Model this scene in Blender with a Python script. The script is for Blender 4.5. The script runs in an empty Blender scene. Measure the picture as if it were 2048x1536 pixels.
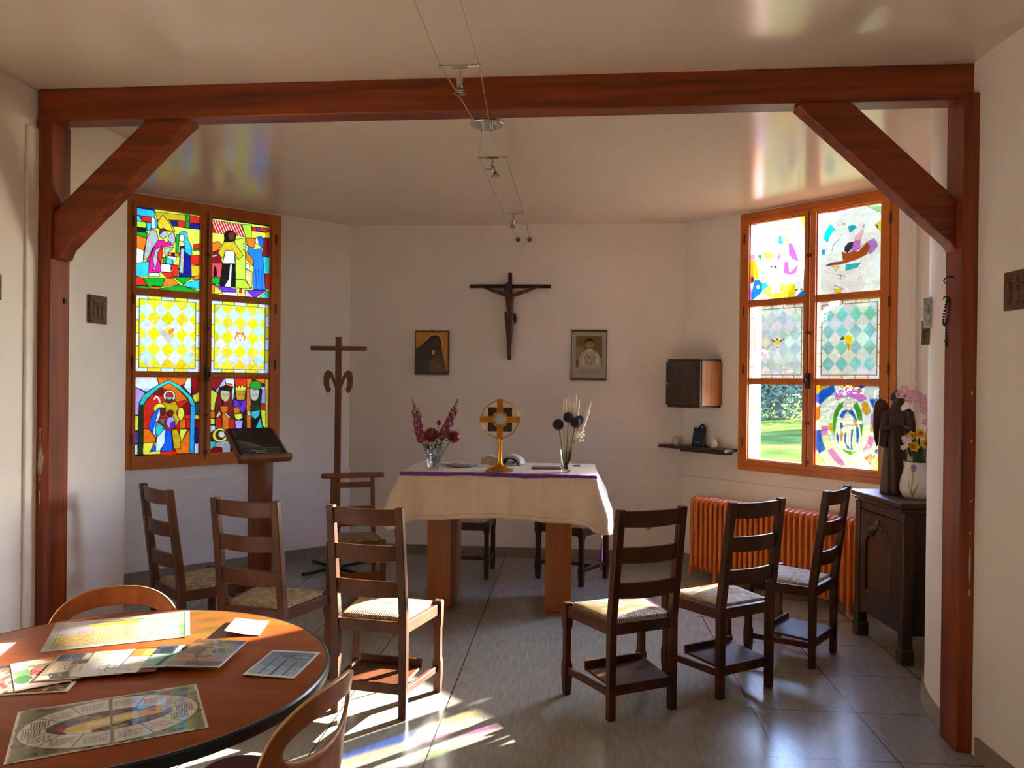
import bpy, bmesh, math, random
import numpy as np
from mathutils import Matrix, Vector
random.seed(7)
PI = math.pi
scene = bpy.context.scene
COL = scene.collection
H = 3.027                                   # ceiling height
S2 = 2 ** -0.5

# ------------------------------------------------------------------ helpers
def lin(c):
    return tuple(((x / 255) / 12.92 if x / 255 <= 0.04045 else ((x / 255 + 0.055) / 1.055) ** 2.4) for x in c)

def noisy(a):
    return random.uniform(-a, a)

class M:
    """collects shapes, then becomes ONE mesh object"""
    def __init__(s):
        s.v = []; s.f = []; s.m = []; s.cur = 0
    def add(s, vs, fs):
        o = len(s.v); s.v += [tuple(x) for x in vs]
        s.f += [tuple(i + o for i in f) for f in fs]; s.m += [s.cur] * len(fs)
        return s
    def box(s, c, d, rz=0, R=None):
        x, y, z = d[0] / 2, d[1] / 2, d[2] / 2
        vs = [Vector((a, b, e)) for a in (-x, x) for b in (-y, y) for e in (-z, z)]
        if R is None: R = Matrix.Rotation(rz, 3, 'Z')
        vs = [R @ p + Vector(c) for p in vs]
        return s.add(vs, [(0, 1, 3, 2), (4, 6, 7, 5), (0, 4, 5, 1), (2, 3, 7, 6), (0, 2, 6, 4), (1, 5, 7, 3)])
    def bb(s, x0, x1, y0, y1, z0, z1):
        return s.box(((x0 + x1) / 2, (y0 + y1) / 2, (z0 + z1) / 2), (abs(x1 - x0), abs(y1 - y0), abs(z1 - z0)))
    def beam(s, a, b, w, h, up=(0, 0, 1), w2=None, h2=None):
        """square bar from a to b; w sideways, h along 'up'"""
        a, b = Vector(a), Vector(b); d = (b - a).normalized(); u = Vector(up)
        sd = d.cross(u).normalized(); u = sd.cross(d).normalized()
        w2 = w if w2 is None else w2; h2 = h if h2 is None else h2
        vs = []
        for p, ww, hh in ((a, w, h), (b, w2, h2)):
            vs += [p + sd * (i * ww / 2) + u * (j * hh / 2) for i, j in ((-1, -1), (1, -1), (1, 1), (-1, 1))]
        return s.add(vs, [(3, 2, 1, 0), (4, 5, 6, 7)] + [(i, (i + 1) % 4, 4 + (i + 1) % 4, 4 + i) for i in range(4)])
    def prism(s, pts, fn, d0, d1):
        """pts 2-D outline; fn(u, v, d) -> 3-D"""
        n = len(pts)
        vs = [fn(u, v, d0) for u, v in pts] + [fn(u, v, d1) for u, v in pts]
        return s.add(vs, [tuple(range(n))[::-1], tuple(range(n, 2 * n))] + [(i, (i + 1) % n, n + (i + 1) % n, n + i) for i in range(n)])
    def tube(s, pts, r, n=8, cap=True, flat=1.0):
        pts = [Vector(p) for p in pts]; k = len(pts)
        rs = r if isinstance(r, (list, tuple)) else [r] * k
        t = (pts[1] - pts[0]).normalized()
        u = t.orthogonal().normalized(); vs = []
        for i, p in enumerate(pts):
            t2 = (pts[min(i + 1, k - 1)] - pts[max(i - 1, 0)]).normalized()
            u = (u - t2 * u.dot(t2)).normalized(); w = t2.cross(u)
            vs += [p + (u * math.cos(2 * PI * j / n) + w * math.sin(2 * PI * j / n) * flat) * rs[i] for j in range(n)]
        fs = [(i * n + j, i * n + (j + 1) % n, (i + 1) * n + (j + 1) % n, (i + 1) * n + j) for i in range(k - 1) for j in range(n)]
        if cap: fs += [tuple(range(n))[::-1], tuple(range((k - 1) * n, k * n))]
        return s.add(vs, fs)
    def lathe(s, prof, n=24, c=(0, 0, 0), R=None):
        """prof [(radius, height)], closed with caps where the radius is not zero"""
        vs = []
        for r, z in prof:
            r = max(r, 1e-5)
            for j in range(n):
                p = Vector((r * math.cos(2 * PI * j / n), r * math.sin(2 * PI * j / n), z))
                vs.append((R @ p if R else p) + Vector(c))
        k = len(prof)
        fs = [(i * n + j, i * n + (j + 1) % n, (i + 1) * n + (j + 1) % n, (i + 1) * n + j) for i in range(k - 1) for j in range(n)]
        if prof[0][0] < 1e-4: fs.append(tuple(range(n))[::-1])
        if prof[-1][0] < 1e-4: fs.append(tuple(range((k - 1) * n, k * n)))
        return s.add(vs, fs)
    def sph(s, c, r, n=12, m=8, R=None):
        rr = r if isinstance(r, (tuple, list)) else (r, r, r); vs = []
        for i in range(m + 1):
            a = PI * i / m
            for j in range(n):
                b = 2 * PI * j / n
                p = Vector((rr[0] * math.sin(a) * math.cos(b), rr[1] * math.sin(a) * math.sin(b), rr[2] * math.cos(a)))
                vs.append((R @ p if R else p) + Vector(c))
        return s.add(vs, [(i * n + j, (i + 1) * n + j, (i + 1) * n + (j + 1) % n, i * n + (j + 1) % n) for i in range(m) for j in range(n)])
    def grid(s, fn, nu, nv, closed=False):
        vs = [fn(i / nu, j / nv) for j in range(nv + 1) for i in range(nu + (0 if closed else 1))]
        w = nu if closed else nu + 1
        return s.add(vs, [(j * w + i, j * w + (i + 1) % w, (j + 1) * w + (i + 1) % w, (j + 1) * w + i) for j in range(nv) for i in range(nu)])
    def obj(s, name, mat, parent=None, bevel=0, smooth=35, seg=2, clean=True):
        me = bpy.data.meshes.new(name)
        me.from_pydata(s.v, [], s.f)
        for mm in (mat if isinstance(mat, (list, tuple)) else [mat]): me.materials.append(mm)
        if any(s.m): me.polygons.foreach_set('material_index', s.m)
        bm = bmesh.new(); bm.from_mesh(me)
        if clean: bmesh.ops.remove_doubles(bm, verts=bm.verts, dist=1e-6)
        bmesh.ops.recalc_face_normals(bm, faces=bm.faces)
        bm.to_mesh(me); bm.free()
        if smooth:
            me.polygons.foreach_set('use_smooth', [True] * len(me.polygons))
            me.set_sharp_from_angle(angle=math.radians(smooth))
        o = bpy.data.objects.new(name, me); COL.objects.link(o)
        if parent: o.parent = parent
        if bevel:
            b = o.modifiers.new('bevel', 'BEVEL'); b.width = bevel; b.segments = seg
            b.limit_method = 'ANGLE'; b.angle_limit = math.radians(40)
        return o

def tag(o, label, cat, group=None):
    o['label'] = label; o['category'] = cat; o['kind'] = 'thing'
    if group: o['group'] = group
    return o

def thing(name, label, cat, loc=(0, 0, 0), rz=0, group=None):
    o = bpy.data.objects.new(name, None); COL.objects.link(o)
    o.empty_display_size = 0.05; o.location = loc; o.rotation_euler = (0, 0, rz)
    return tag(o, label, cat, group)

def struct(o):
    o['kind'] = 'structure'; return o

def solidify(o, t, off=0.0):
    m = o.modifiers.new('thick', 'SOLIDIFY'); m.thickness = t; m.offset = off
    return o

def dup(root, label=None, loc=None, rz=None, group=None):
    r = root.copy(); COL.objects.link(r)
    if loc is not None: r.location = loc
    if rz is not None: r.rotation_euler = (0, 0, rz)
    if label: r['label'] = label
    if group: r['group'] = group
    for ch in list(root.children):
        c = ch.copy(); COL.objects.link(c); c.parent = r
        for g in list(ch.children):
            d = g.copy(); COL.objects.link(d); d.parent = c
    return r

# ------------------------------------------------------------------ materials
def base(name):
    m = bpy.data.materials.new(name); m.use_nodes = True
    nt = m.node_tree; b = nt.nodes['Principled BSDF']
    return m, nt, b

def node(nt, t, **kw):
    n = nt.nodes.new(t)
    for k, v in kw.items():
        if k in n.inputs: n.inputs[k].default_value = v
        else: setattr(n, k, v)
    return n

def mat(name, c, rough=0.5, c2=None, scale=(8, 8, 8), detail=3, metal=0, bump=0, bscale=60, spec=0.5, coat=0, space='Object', lo=0.35, hi=0.65, rvar=0):
    """principled with a noise mix of two colours and an optional fine bump"""
    m, nt, b = base(name); L = nt.links.new
    c = (*lin(c), 1); c2 = (*lin(c2), 1) if c2 else c
    tc = node(nt, 'ShaderNodeTexCoord'); mp = node(nt, 'ShaderNodeMapping', Scale=scale)
    L(tc.outputs[space], mp.inputs['Vector'])
    nz = node(nt, 'ShaderNodeTexNoise', Scale=1.0, Detail=float(detail), Roughness=0.55)
    L(mp.outputs[0], nz.inputs['Vector'])
    rp = node(nt, 'ShaderNodeValToRGB'); e = rp.color_ramp.elements
    e[0].position = lo; e[0].color = c; e[1].position = hi; e[1].color = c2
    L(nz.outputs['Fac'], rp.inputs[0]); L(rp.outputs[0], b.inputs['Base Color'])
    b.inputs['Roughness'].default_value = rough; b.inputs['Metallic'].default_value = metal
    b.inputs['Specular IOR Level'].default_value = spec; b.inputs['Coat Weight'].default_value = coat
    b.inputs['Coat Roughness'].default_value = 0.15
    if rvar:
        mr = node(nt, 'ShaderNodeMapRange'); mr.inputs['To Min'].default_value = rough - rvar; mr.inputs['To Max'].default_value = rough + rvar
        L(nz.outputs['Fac'], mr.inputs['Value']); L(mr.outputs[0], b.inputs['Roughness'])
    if bump:
        n2 = node(nt, 'ShaderNodeTexNoise', Scale=float(bscale), Detail=2.0)
        L(tc.outputs[space], n2.inputs['Vector'])
        bp = node(nt, 'ShaderNodeBump', Strength=bump, Distance=0.01)
        L(n2.outputs['Fac'], bp.inputs['Height']); L(bp.outputs[0], b.inputs['Normal'])
    return m

def glassmat(name, tint=(235, 240, 238), rough=0.02):
    m, nt, b = base(name)
    b.inputs['Base Color'].default_value = (*lin(tint), 1); b.inputs['Roughness'].default_value = rough
    b.inputs['Transmission Weight'].default_value = 1.0; b.inputs['IOR'].default_value = 1.45
    return m

def panemat(name, trans, gloss=0.06, bump=0.25, bscale=22, attr=True, tint=(255, 255, 255), lo=0.62, hi=1.0):
    """coloured window glass: lets tinted light through, part straight and part scattered"""
    m, nt, b = base(name); L = nt.links.new; nt.nodes.remove(b)
    out = nt.nodes['Material Output']
    tr = node(nt, 'ShaderNodeBsdfTransparent'); tl = node(nt, 'ShaderNodeBsdfTranslucent'); gl = node(nt, 'ShaderNodeBsdfGlossy', Roughness=0.12)
    mx = node(nt, 'ShaderNodeMixShader', Fac=trans); m2 = node(nt, 'ShaderNodeMixShader', Fac=gloss)
    tc = node(nt, 'ShaderNodeTexCoord')
    if attr:
        at = node(nt, 'ShaderNodeVertexColor', layer_name='paint')
        nz = node(nt, 'ShaderNodeTexNoise', Scale=float(bscale) * 1.3, Detail=3.0, Distortion=1.2)
        L(tc.outputs['Object'], nz.inputs['Vector'])
        mr = node(nt, 'ShaderNodeMapRange'); mr.inputs['From Min'].default_value = 0.3; mr.inputs['From Max'].default_value = 0.7
        mr.inputs['To Min'].default_value = lo; mr.inputs['To Max'].default_value = hi
        L(nz.outputs['Fac'], mr.inputs['Value'])
        mc = node(nt, 'ShaderNodeVectorMath', operation='SCALE')
        L(at.outputs[0], mc.inputs[0]); L(mr.outputs[0], mc.inputs['Scale'])
        L(mc.outputs[0], tr.inputs[0]); L(mc.outputs[0], tl.inputs[0])
    else:
        tr.inputs[0].default_value = (*lin(tint), 1); tl.inputs[0].default_value = (*lin(tint), 1)
    n2 = node(nt, 'ShaderNodeTexNoise', Scale=float(bscale), Detail=2.0); L(tc.outputs['Object'], n2.inputs['Vector'])
    bp = node(nt, 'ShaderNodeBump', Strength=bump, Distance=0.01); L(n2.outputs['Fac'], bp.inputs['Height']); L(bp.outputs[0], gl.inputs['Normal'])
    L(tl.outputs[0], mx.inputs[1]); L(tr.outputs[0], mx.inputs[2])
    L(mx.outputs[0], m2.inputs[1]); L(gl.outputs[0], m2.inputs[2]); L(m2.outputs[0], out.inputs['Surface'])
    return m

def printmat(name, rough=0.35, coat=0.0):
    m, nt, b = base(name); L = nt.links.new
    at = node(nt, 'ShaderNodeVertexColor', layer_name='paint')
    L(at.outputs[0], b.inputs['Base Color']); b.inputs['Roughness'].default_value = rough
    b.inputs['Coat Weight'].default_value = coat
    return m

# ------------------------------------------------------------------ painting flat art on a fine grid of vertices
PAL = dict(R=(215, 35, 18), D=(135, 10, 14), O=(238, 105, 18), Y=(238, 218, 55), A=(212, 158, 25), G=(18, 135, 30), g=(178, 205, 40),
           B=(45, 165, 222), N=(20, 20, 95), U=(20, 88, 210), T=(45, 190, 172), P=(222, 20, 108), V=(105, 38, 165), L=(192, 152, 212),
           W=(236, 240, 236), C=(238, 232, 196), S=(168, 152, 132), K=(10, 8, 8), b=(98, 40, 22), s=(222, 192, 160), q=(205, 112, 208),
           w=(255, 255, 255), e=(205, 216, 216), t=(0, 182, 222), n=(178, 72, 22), k=(60, 60, 62), m=(185, 130, 225), y=(250, 225, 20))

def homog(quad):
    A = []; B = []
    for (x, y), (u, v) in zip(quad, ((0, 0), (1, 0), (1, 1), (0, 1))):
        A += [[x, y, 1, 0, 0, 0, -u * x, -u * y], [0, 0, 0, x, y, 1, -v * x, -v * y]]; B += [u, v]
    h = np.append(np.linalg.solve(np.array(A, float), np.array(B, float)), 1).reshape(3, 3)
    def f(p):
        q = h @ np.array([p[0], p[1], 1.0]); return q[0] / q[2], q[1] / q[2]
    return f

class Art:
    """painter's-algorithm canvas over the unit square, v downwards; keeps linear colours"""
    def __init__(s, nx, ny, bg, quad=None, lead=0.0, leadcol=(14, 12, 10), ss=2):
        s.nx, s.ny, s.ss = nx, ny, ss
        X, Y = nx * ss, ny * ss
        s.img = np.zeros((Y, X, 3), np.float32); s.img[:] = lin(s.col(bg))
        s.u = (np.arange(X) + 0.5) / X; s.v = (np.arange(Y) + 0.5) / Y
        s.f = homog(quad) if quad else (lambda p: p)
        s.lead = lead; s.lc = leadcol; s.lines = []
    def col(s, c): return PAL[c] if isinstance(c, str) else c
    def _sub(s, lo, hi):
        i0, i1 = np.searchsorted(s.u, [lo[0], hi[0]]); j0, j1 = np.searchsorted(s.v, [lo[1], hi[1]])
        return i0, i1, j0, j1
    def fill(s, mask, win, c):
        i0, i1, j0, j1 = win; s.img[j0:j1, i0:i1][mask] = lin(s.col(c))
    def p(s, c, *pts, raw=False, lead=True):
        q = np.array(pts if raw else [s.f(p) for p in pts]); lo = np.clip(q.min(0), 0, 1); hi = np.clip(q.max(0), 0, 1)
        win = s._sub(lo, hi); i0, i1, j0, j1 = win
        if i1 <= i0 or j1 <= j0: return s
        U, V = np.meshgrid(s.u[i0:i1], s.v[j0:j1]); ins = np.zeros(U.shape, bool); n = len(q)
        for a in range(n):
            x1, y1 = q[a]; x2, y2 = q[(a + 1) % n]
            if y1 == y2: continue
            c_ = ((y1 > V) != (y2 > V)) & (U < (x2 - x1) * (V - y1) / (y2 - y1) + x1); ins ^= c_
        s.fill(ins, win, c)
        if s.lead and lead: s.l(s.lc, s.lead, *[tuple(x) for x in q], tuple(q[0]), raw=True)
        return s
    def e(s, c, x, y, rx, ry, lead=True, n=22):
        return s.p(c, *[(x + rx * math.cos(2 * PI * i / n), y + ry * math.sin(2 * PI * i / n)) for i in range(n)], lead=lead)
    def l(s, c, w, *pts, raw=False):
        q = [np.array(p if raw else s.f(p)) for p in pts]
        asp = s.ny / s.nx
        for a, b in zip(q[:-1], q[1:]):
            lo = np.clip(np.minimum(a, b) - w, 0, 1); hi = np.clip(np.maximum(a, b) + w, 0, 1)
            win = s._sub(lo, hi); i0, i1, j0, j1 = win
            if i1 <= i0 or j1 <= j0: continue
            U, V = np.meshgrid(s.u[i0:i1], s.v[j0:j1]); d = (b - a) * np.array([1, asp]); n2 = max(d @ d, 1e-12)
            px = U - a[0]; py = (V - a[1]) * asp
            t = np.clip((px * d[0] + py * d[1]) / n2, 0, 1)
            s.fill(np.hypot(px - t * d[0], py - t * d[1]) < w / 2, win, c)
        return s
    def r(s, c, x0, y0, x1, y1, lead=True):
        return s.p(c, (x0, y0), (x1, y0), (x1, y1), (x0, y1), lead=lead)
    def text(s, c, x0, y0, x1, y1, rows, w=0.006, dens=0.8):
        """rows of short dashes: print too small to read"""
        for k in range(rows):
            y = y0 + (y1 - y0) * (k + 0.5) / rows; x = x0
            while x < x1 - 0.01:
                d = random.uniform(0.012, 0.05) * (x1 - x0) / 0.3; e = min(x + d, x1)
                if random.random() < dens: s.l(c, w, (x, y), (e, y))
                x = e + 0.012
        return s
    def cols(s):
        a = s.img.reshape(s.ny, s.ss, s.nx, s.ss, 3).mean((1, 3))
        return a                                                # row 0 is the top

def painted(name, art, fn, mats, parent=None, back=None, thick=0.0):
    """a sheet whose vertices carry the art; fn(u, v) -> 3-D, v downwards. thick > 0 gives it a body below"""
    a = art.cols(); ny, nx = a.shape[:2]
    vs = [fn(i / (nx - 1), j / (ny - 1)) for j in range(ny) for i in range(nx)]
    idx = np.arange(nx * ny).reshape(ny, nx)
    fs = np.stack([idx[:-1, :-1], idx[1:, :-1], idx[1:, 1:], idx[:-1, 1:]], -1).reshape(-1, 4).tolist()
    me = bpy.data.meshes.new(name); me.from_pydata(vs, [], fs)
    ca = me.color_attributes.new('paint', 'FLOAT_COLOR', 'POINT')
    rgba = np.ones((nx * ny, 4), np.float32); rgba[:, :3] = a.reshape(-1, 3)
    ca.data.foreach_set('color', rgba.ravel())
    me.polygons.foreach_set('use_smooth', [True] * len(me.polygons))
    me.materials.append(mats)
    o = bpy.data.objects.new(name, me); COL.objects.link(o)
    if parent: o.parent = parent
    if thick: solidify(o, thick, -1.0)
    return o
# ------------------------------------------------------------------ shared materials
WALL = mat('wall_plaster', (241, 235, 229), 0.75, (237, 230, 223), (3, 3, 3), bump=0.04, bscale=30)
CEIL = mat('ceiling_gloss', (230, 215, 200), 0.17, (226, 210, 194), (1.5, 1.5, 1.5), spec=0.6)
TIMBER = mat('timber_stain', (156, 66, 15), 0.4, (92, 32, 5), (1.2, 14, 26), 4, bump=0.05, bscale=14, lo=0.3, hi=0.72)
TIMBERV = mat('timber_stain_upright', (156, 66, 15), 0.4, (92, 32, 5), (26, 14, 1.2), 4, bump=0.05, bscale=14, lo=0.3, hi=0.72)
WINWOOD = mat('window_pine', (208, 118, 38), 0.45, (190, 102, 30), (5, 5, 2), 3)
CHAIRWOOD = mat('chair_wood', (86, 47, 25), 0.42, (58, 29, 14), (7, 7, 4), 3, spec=0.28)
DARKWOOD = mat('dark_oak', (74, 45, 28), 0.38, (48, 28, 17), (9, 9, 2), 3, coat=0.2)
LIGHTWOOD = mat('oak_veneer', (166, 96, 38), 0.42, (148, 80, 28), (14, 14, 1.2), 4)
CROSSWOOD = mat('cross_oak', (132, 78, 38), 0.5, (110, 60, 28), (12, 12, 2), 3)
PLINTH = mat('plinth_tile', (150, 138, 118), 0.45, (136, 124, 106), (6, 6, 6))
BLACKM = mat('black_metal', (22, 22, 24), 0.4)
CHROME = mat('chrome', (205, 205, 205), 0.18, metal=1)
BRASS = mat('brass', (212, 152, 62), 0.25, metal=1)
WHITEP = mat('white_paint', (232, 228, 220), 0.4)

def floormat():
    m, nt, b = base('floor_linoleum'); L = nt.links.new
    tc = node(nt, 'ShaderNodeTexCoord'); sx = node(nt, 'ShaderNodeSeparateXYZ'); L(tc.outputs['Object'], sx.inputs[0])
    def mth(op, a, b_=None, c=None):
        n = node(nt, 'ShaderNodeMath', operation=op)
        for i, v in enumerate((a, b_, c)):
            if v is None: continue
            if isinstance(v, (int, float)): n.inputs[i].default_value = v
            else: L(v, n.inputs[i])
        return n.outputs[0]
    mp = node(nt, 'ShaderNodeMapping', Scale=(60, 9, 1)); L(tc.outputs['Object'], mp.inputs[0])
    n1 = node(nt, 'ShaderNodeTexNoise', Scale=1.0, Detail=4.0, Distortion=0.3); L(mp.outputs[0], n1.inputs['Vector'])
    rp = node(nt, 'ShaderNodeValToRGB'); e = rp.color_ramp.elements
    e[0].position = 0.3; e[0].color = (*lin((140, 139, 129)), 1); e[1].position = 0.72; e[1].color = (*lin((162, 160, 150)), 1)
    L(n1.outputs['Fac'], rp.inputs[0])
    x, y = sx.outputs['X'], sx.outputs['Y']
    xo = mth('SUBTRACT', x, 0.894)
    fx = mth('ABSOLUTE', mth('SUBTRACT', mth('FRACT', mth('ADD', mth('MULTIPLY', xo, 2.0), 20.5)), 0.5))
    mid = mth('MULTIPLY', mth('GREATER_THAN', x, -0.55), mth('LESS_THAN', x, 0.85))   # one wide strip without joints
    jx = mth('MULTIPLY', mth('LESS_THAN', fx, 0.006), mth('SUBTRACT', 1.0, mid))
    fy = mth('ABSOLUTE', mth('SUBTRACT', mth('FRACT', mth('ADD', mth('MULTIPLY', mth('SUBTRACT', y, 4.422), 2.0), 20.5)), 0.5))
    jy = mth('MULTIPLY', mth('MULTIPLY', mth('LESS_THAN', fy, 0.006), mth('GREATER_THAN', x, 0.85)), 0.8)
    j = mth('MAXIMUM', jx, jy)
    mx = node(nt, 'ShaderNodeMixRGB'); L(j, mx.inputs[0]); L(rp.outputs[0], mx.inputs[1]); mx.inputs[2].default_value = (*lin((38, 35, 30)), 1)
    L(mx.outputs[0], b.inputs['Base Color'])
    n2 = node(nt, 'ShaderNodeTexNoise', Scale=9.0, Detail=2.0); L(tc.outputs['Object'], n2.inputs['Vector'])
    b.inputs['Roughness'].default_value = 0.26
    bp = node(nt, 'ShaderNodeBump', Strength=0.06, Distance=0.02); L(n2.outputs['Fac'], bp.inputs['Height']); L(bp.outputs[0], b.inputs['Normal'])
    return m

# ------------------------------------------------------------------ the room
XY = lambda z0: (lambda u, v, d: (u, v, d))
OUT = [(-3.0, -3.5), (2.4, -3.5), (2.4, 4.05), (2.78, 4.05), (2.78, 5.72), (1.115, 7.385), (-2.205, 7.41), (-3.985, 5.62), (-3.985, 4.15), (-3.0, 4.15)]
struct(M().prism(OUT, XY(0), -0.3, 0).obj('floor', floormat(), smooth=0))
struct(M().prism(OUT, XY(0), H, H + 0.25).obj('ceiling', CEIL, smooth=0))
struct(M().bb(-3.0, -2.68, -3.5, 4.48, 0, H).bb(-2.68, -2.664, 3.6, 3.682, 0, 2.83).obj('wall_left', WALL, bevel=0.006))
struct(M().bb(-3.985, -3.66, 4.15, 5.7, 0, H).bb(-3.985, -3.0, 4.15, 4.48, 0, H).obj('wall_recess_left', WALL))
struct(M().prism([(-2.072, 7.079), (0.983, 7.058), (1.12, 7.39), (-2.21, 7.41)], XY(0), 0, H).obj('wall_back', WALL, smooth=0))
struct(M().bb(2.454, 2.78, 4.05, 5.75, 0, H).obj('wall_recess_right', WALL))
NIB = [(1.725, 3.70), (1.726, 3.79), (1.738, 3.893), (1.755, 3.97), (1.772, 4.042), (1.795, 4.118), (1.844, 4.219), (1.93, 4.33), (2.05, 4.41), (2.2, 4.44), (2.46, 4.44), (2.78, 4.44), (2.78, 3.70)]
struct(M().prism(NIB, XY(0), 0, H).obj('wall_nib_right', WALL, smooth=40))
struct(M().prism([(1.745, 3.56), (1.745, 3.72), (2.4, 3.72), (2.4, -3.5), (2.09, -3.5)], XY(0), 0, H).obj('wall_right', WALL, smooth=0))
w = M().bb(-3, 2.4, -3.5, -3.2, 0, H)
struct(w.obj('wall_rear', WALL, smooth=0))

def baseb(name, a, b, n, h=0.09, t=0.014):
    """tile plinth along a wall line from a to b, n = into the room"""
    a, b, n = Vector((*a, 0)), Vector((*b, 0)), Vector((*n, 0)) * t
    m = M(); L = (b - a).length; k = max(1, round(L / 0.42))
    for i in range(k):
        p = a.lerp(b, i / k); q = a.lerp(b, (i + 1) / k - 0.002 / L)
        m.add([p, q, q + n, p + n] + [v + Vector((0, 0, h)) for v in (p, q, q + n, p + n)], [(3, 2, 1, 0), (4, 5, 6, 7), (0, 1, 5, 4), (1, 2, 6, 5), (2, 3, 7, 6), (3, 0, 4, 7)])
    return struct(m.obj(name, PLINTH, smooth=0))
baseb('baseboard_back', (-2.06, 7.079), (0.975, 7.058), (0, -1))
baseb('baseboard_left', (-2.68, -3.2), (-2.68, 3.66), (1, 0))
baseb('baseboard_right', (2.075, -3.2), (1.75, 3.5), (-1, 0))
m = M()
NB = [(1.722, 3.715)] + NIB[1:11]; NB2 = [(x - 0.014, y + 0.006) for x, y in NB[:6]] + [(x - 0.01, y + 0.012) for x, y in NB[6:8]] + [(x, y + 0.014) for x, y in NB[8:]]
m.prism(NB + NB2[::-1], XY(0), 0, 0.09)
struct(m.obj('baseboard_nib', PLINTH, smooth=40))

# ------------------------------------------------------------------ windows: each in a frame with x along the wall, y into the room
BL, BR = (-2.072, 7.079), (0.983, 7.058)
PANE = panemat('cathedral_glass', 0.3, lo=0.18, hi=0.27)
PANE_R = panemat('cathedral_glass_pale', 0.975, lo=0.46, hi=0.56)
CLEAR = panemat('clear_glass', 0.9995, gloss=0.05, attr=False, tint=(236, 242, 242), bump=0.1, bscale=9)
LEADM = mat('lead_came', (70, 66, 58), 0.5, metal=0.6)
IRON = mat('iron_fitting', (96, 66, 40), 0.45, metal=0.4)
ZR = ((2.284, 2.93), (1.64, 2.245), (0.975, 1.605))
ZO = (0.885, 3.012)

def window(n, loc, rz, xo, glass, wall_x, ledge, label):
    """xo outer x-range; glass = [(x0, x1) seen left, (x0, x1) seen right]; wall_x = wall range"""
    wl = M(); Y0, Y1 = -0.33, 0.0
    wl.bb(wall_x[0], xo[0], Y0, Y1, 0, H).bb(xo[1], wall_x[1], Y0, Y1, 0, H).bb(xo[0], xo[1], Y0, Y1, 0, ZO[0]).bb(xo[0], xo[1], Y0, Y1, ZO[1], H)
    o = struct(wl.obj('wall_window_' + label, WALL, smooth=0)); o.location = loc; o.rotation_euler = (0, 0, rz)
    lg = M().bb(ledge[0], ledge[1], 0, 0.03, 0.09, 0.785).obj('trim_%d' % n, WALL, bevel=0.008); struct(lg); lg.location = loc; lg.rotation_euler = (0, 0, rz)
    bd = M(); k = 5
    for i in range(k):
        a = ledge[0] + (ledge[1] - ledge[0]) * i / k; bd.bb(a, a + (ledge[1] - ledge[0]) / k - 0.002, 0.0, 0.04, 0, 0.095)
    bd = struct(bd.obj('baseboard_window_' + label, PLINTH, smooth=0)); bd.location = loc; bd.rotation_euler = (0, 0, rz)
    root = bpy.data.objects.new('window_%d' % n, None); COL.objects.link(root); root.location = loc; root.rotation_euler = (0, 0, rz)
    struct(root); root.empty_display_size = 0.1
    f = M(); fw = 0.048; ya, yb = -0.075, 0.012
    f.bb(xo[0], xo[0] + fw, ya, yb, *ZO).bb(xo[1] - fw, xo[1], ya, yb, *ZO).bb(xo[0] + fw, xo[1] - fw, ya, yb, ZO[1] - fw, ZO[1]).bb(xo[0] + fw, xo[1] - fw, ya, yb + 0.006, ZO[0], ZO[0] + fw)
    f.obj('window_frame', WINWOOD, root, bevel=0.004)
    cs = []
    mid = (min(glass[0]) + max(glass[1])) / 2
    for k, (g0, g1) in enumerate(glass):
        c0, c1 = (mid + 0.002, xo[1] - fw - 0.002) if k == 0 else (xo[0] + fw + 0.002, mid - 0.002)
        c = M(); yc, yd = -0.06, 0.022
        z0, z1 = ZO[0] + fw + 0.002, ZO[1] - fw - 0.002
        c.bb(c0, g0, yc, yd, z0, z1).bb(g1, c1, yc, yd, z0, z1).bb(g0, g1, yc, yd, z0, ZR[2][0]).bb(g0, g1, yc, yd, ZR[0][1], z1)
        for a, b in ((ZR[2][1], ZR[1][0]), (ZR[1][1], ZR[0][0])): c.bb(g0, g1, yc + 0.006, yd - 0.012, a, b)
        # glazing beads: a thin rim set back round every pane
        for a, b in ZR:
            c.bb(g0, g0 + 0.008, -0.045, 0.004, a, b).bb(g1 - 0.008, g1, -0.045, 0.004, a, b).bb(g0, g1, -0.045, 0.004, a, a + 0.008).bb(g0, g1, -0.045, 0.004, b - 0.008, b)
        co = c.obj('casement', WINWOOD, root, bevel=0.003); cs.append(co)
        xh = c1 + 0.001 if k == 0 else c0 - 0.001
        for zh in (1.12, 1.72, 2.2, 2.8):
            M().tube([(xh, 0.026, zh - 0.03), (xh, 0.026, zh + 0.03)], 0.008, 10).sph((xh, 0.026, zh + 0.033), 0.008, 8, 6).sph((xh, 0.026, zh - 0.033), 0.008, 8, 6).obj('hinge', IRON, co)
    bolt = M().tube([(mid, 0.034, 0.96), (mid, 0.034, 2.94)], 0.006, 8)
    for zb in (1.0, 1.3, 2.0, 2.6): bolt.bb(mid - 0.013, mid + 0.013, 0.02, 0.042, zb - 0.012, zb + 0.012)
    bolt.obj('espagnolette_rod', IRON, root)
    M().bb(mid - 0.016, mid + 0.016, 0.02, 0.036, 1.57, 1.69).tube([(mid, 0.03, 1.63), (mid, 0.075, 1.63)], 0.009, 10).sph((mid, 0.082, 1.63), (0.016, 0.014, 0.026), 12, 8).obj('handle', BLACKM, root)
    return root, cs

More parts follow.
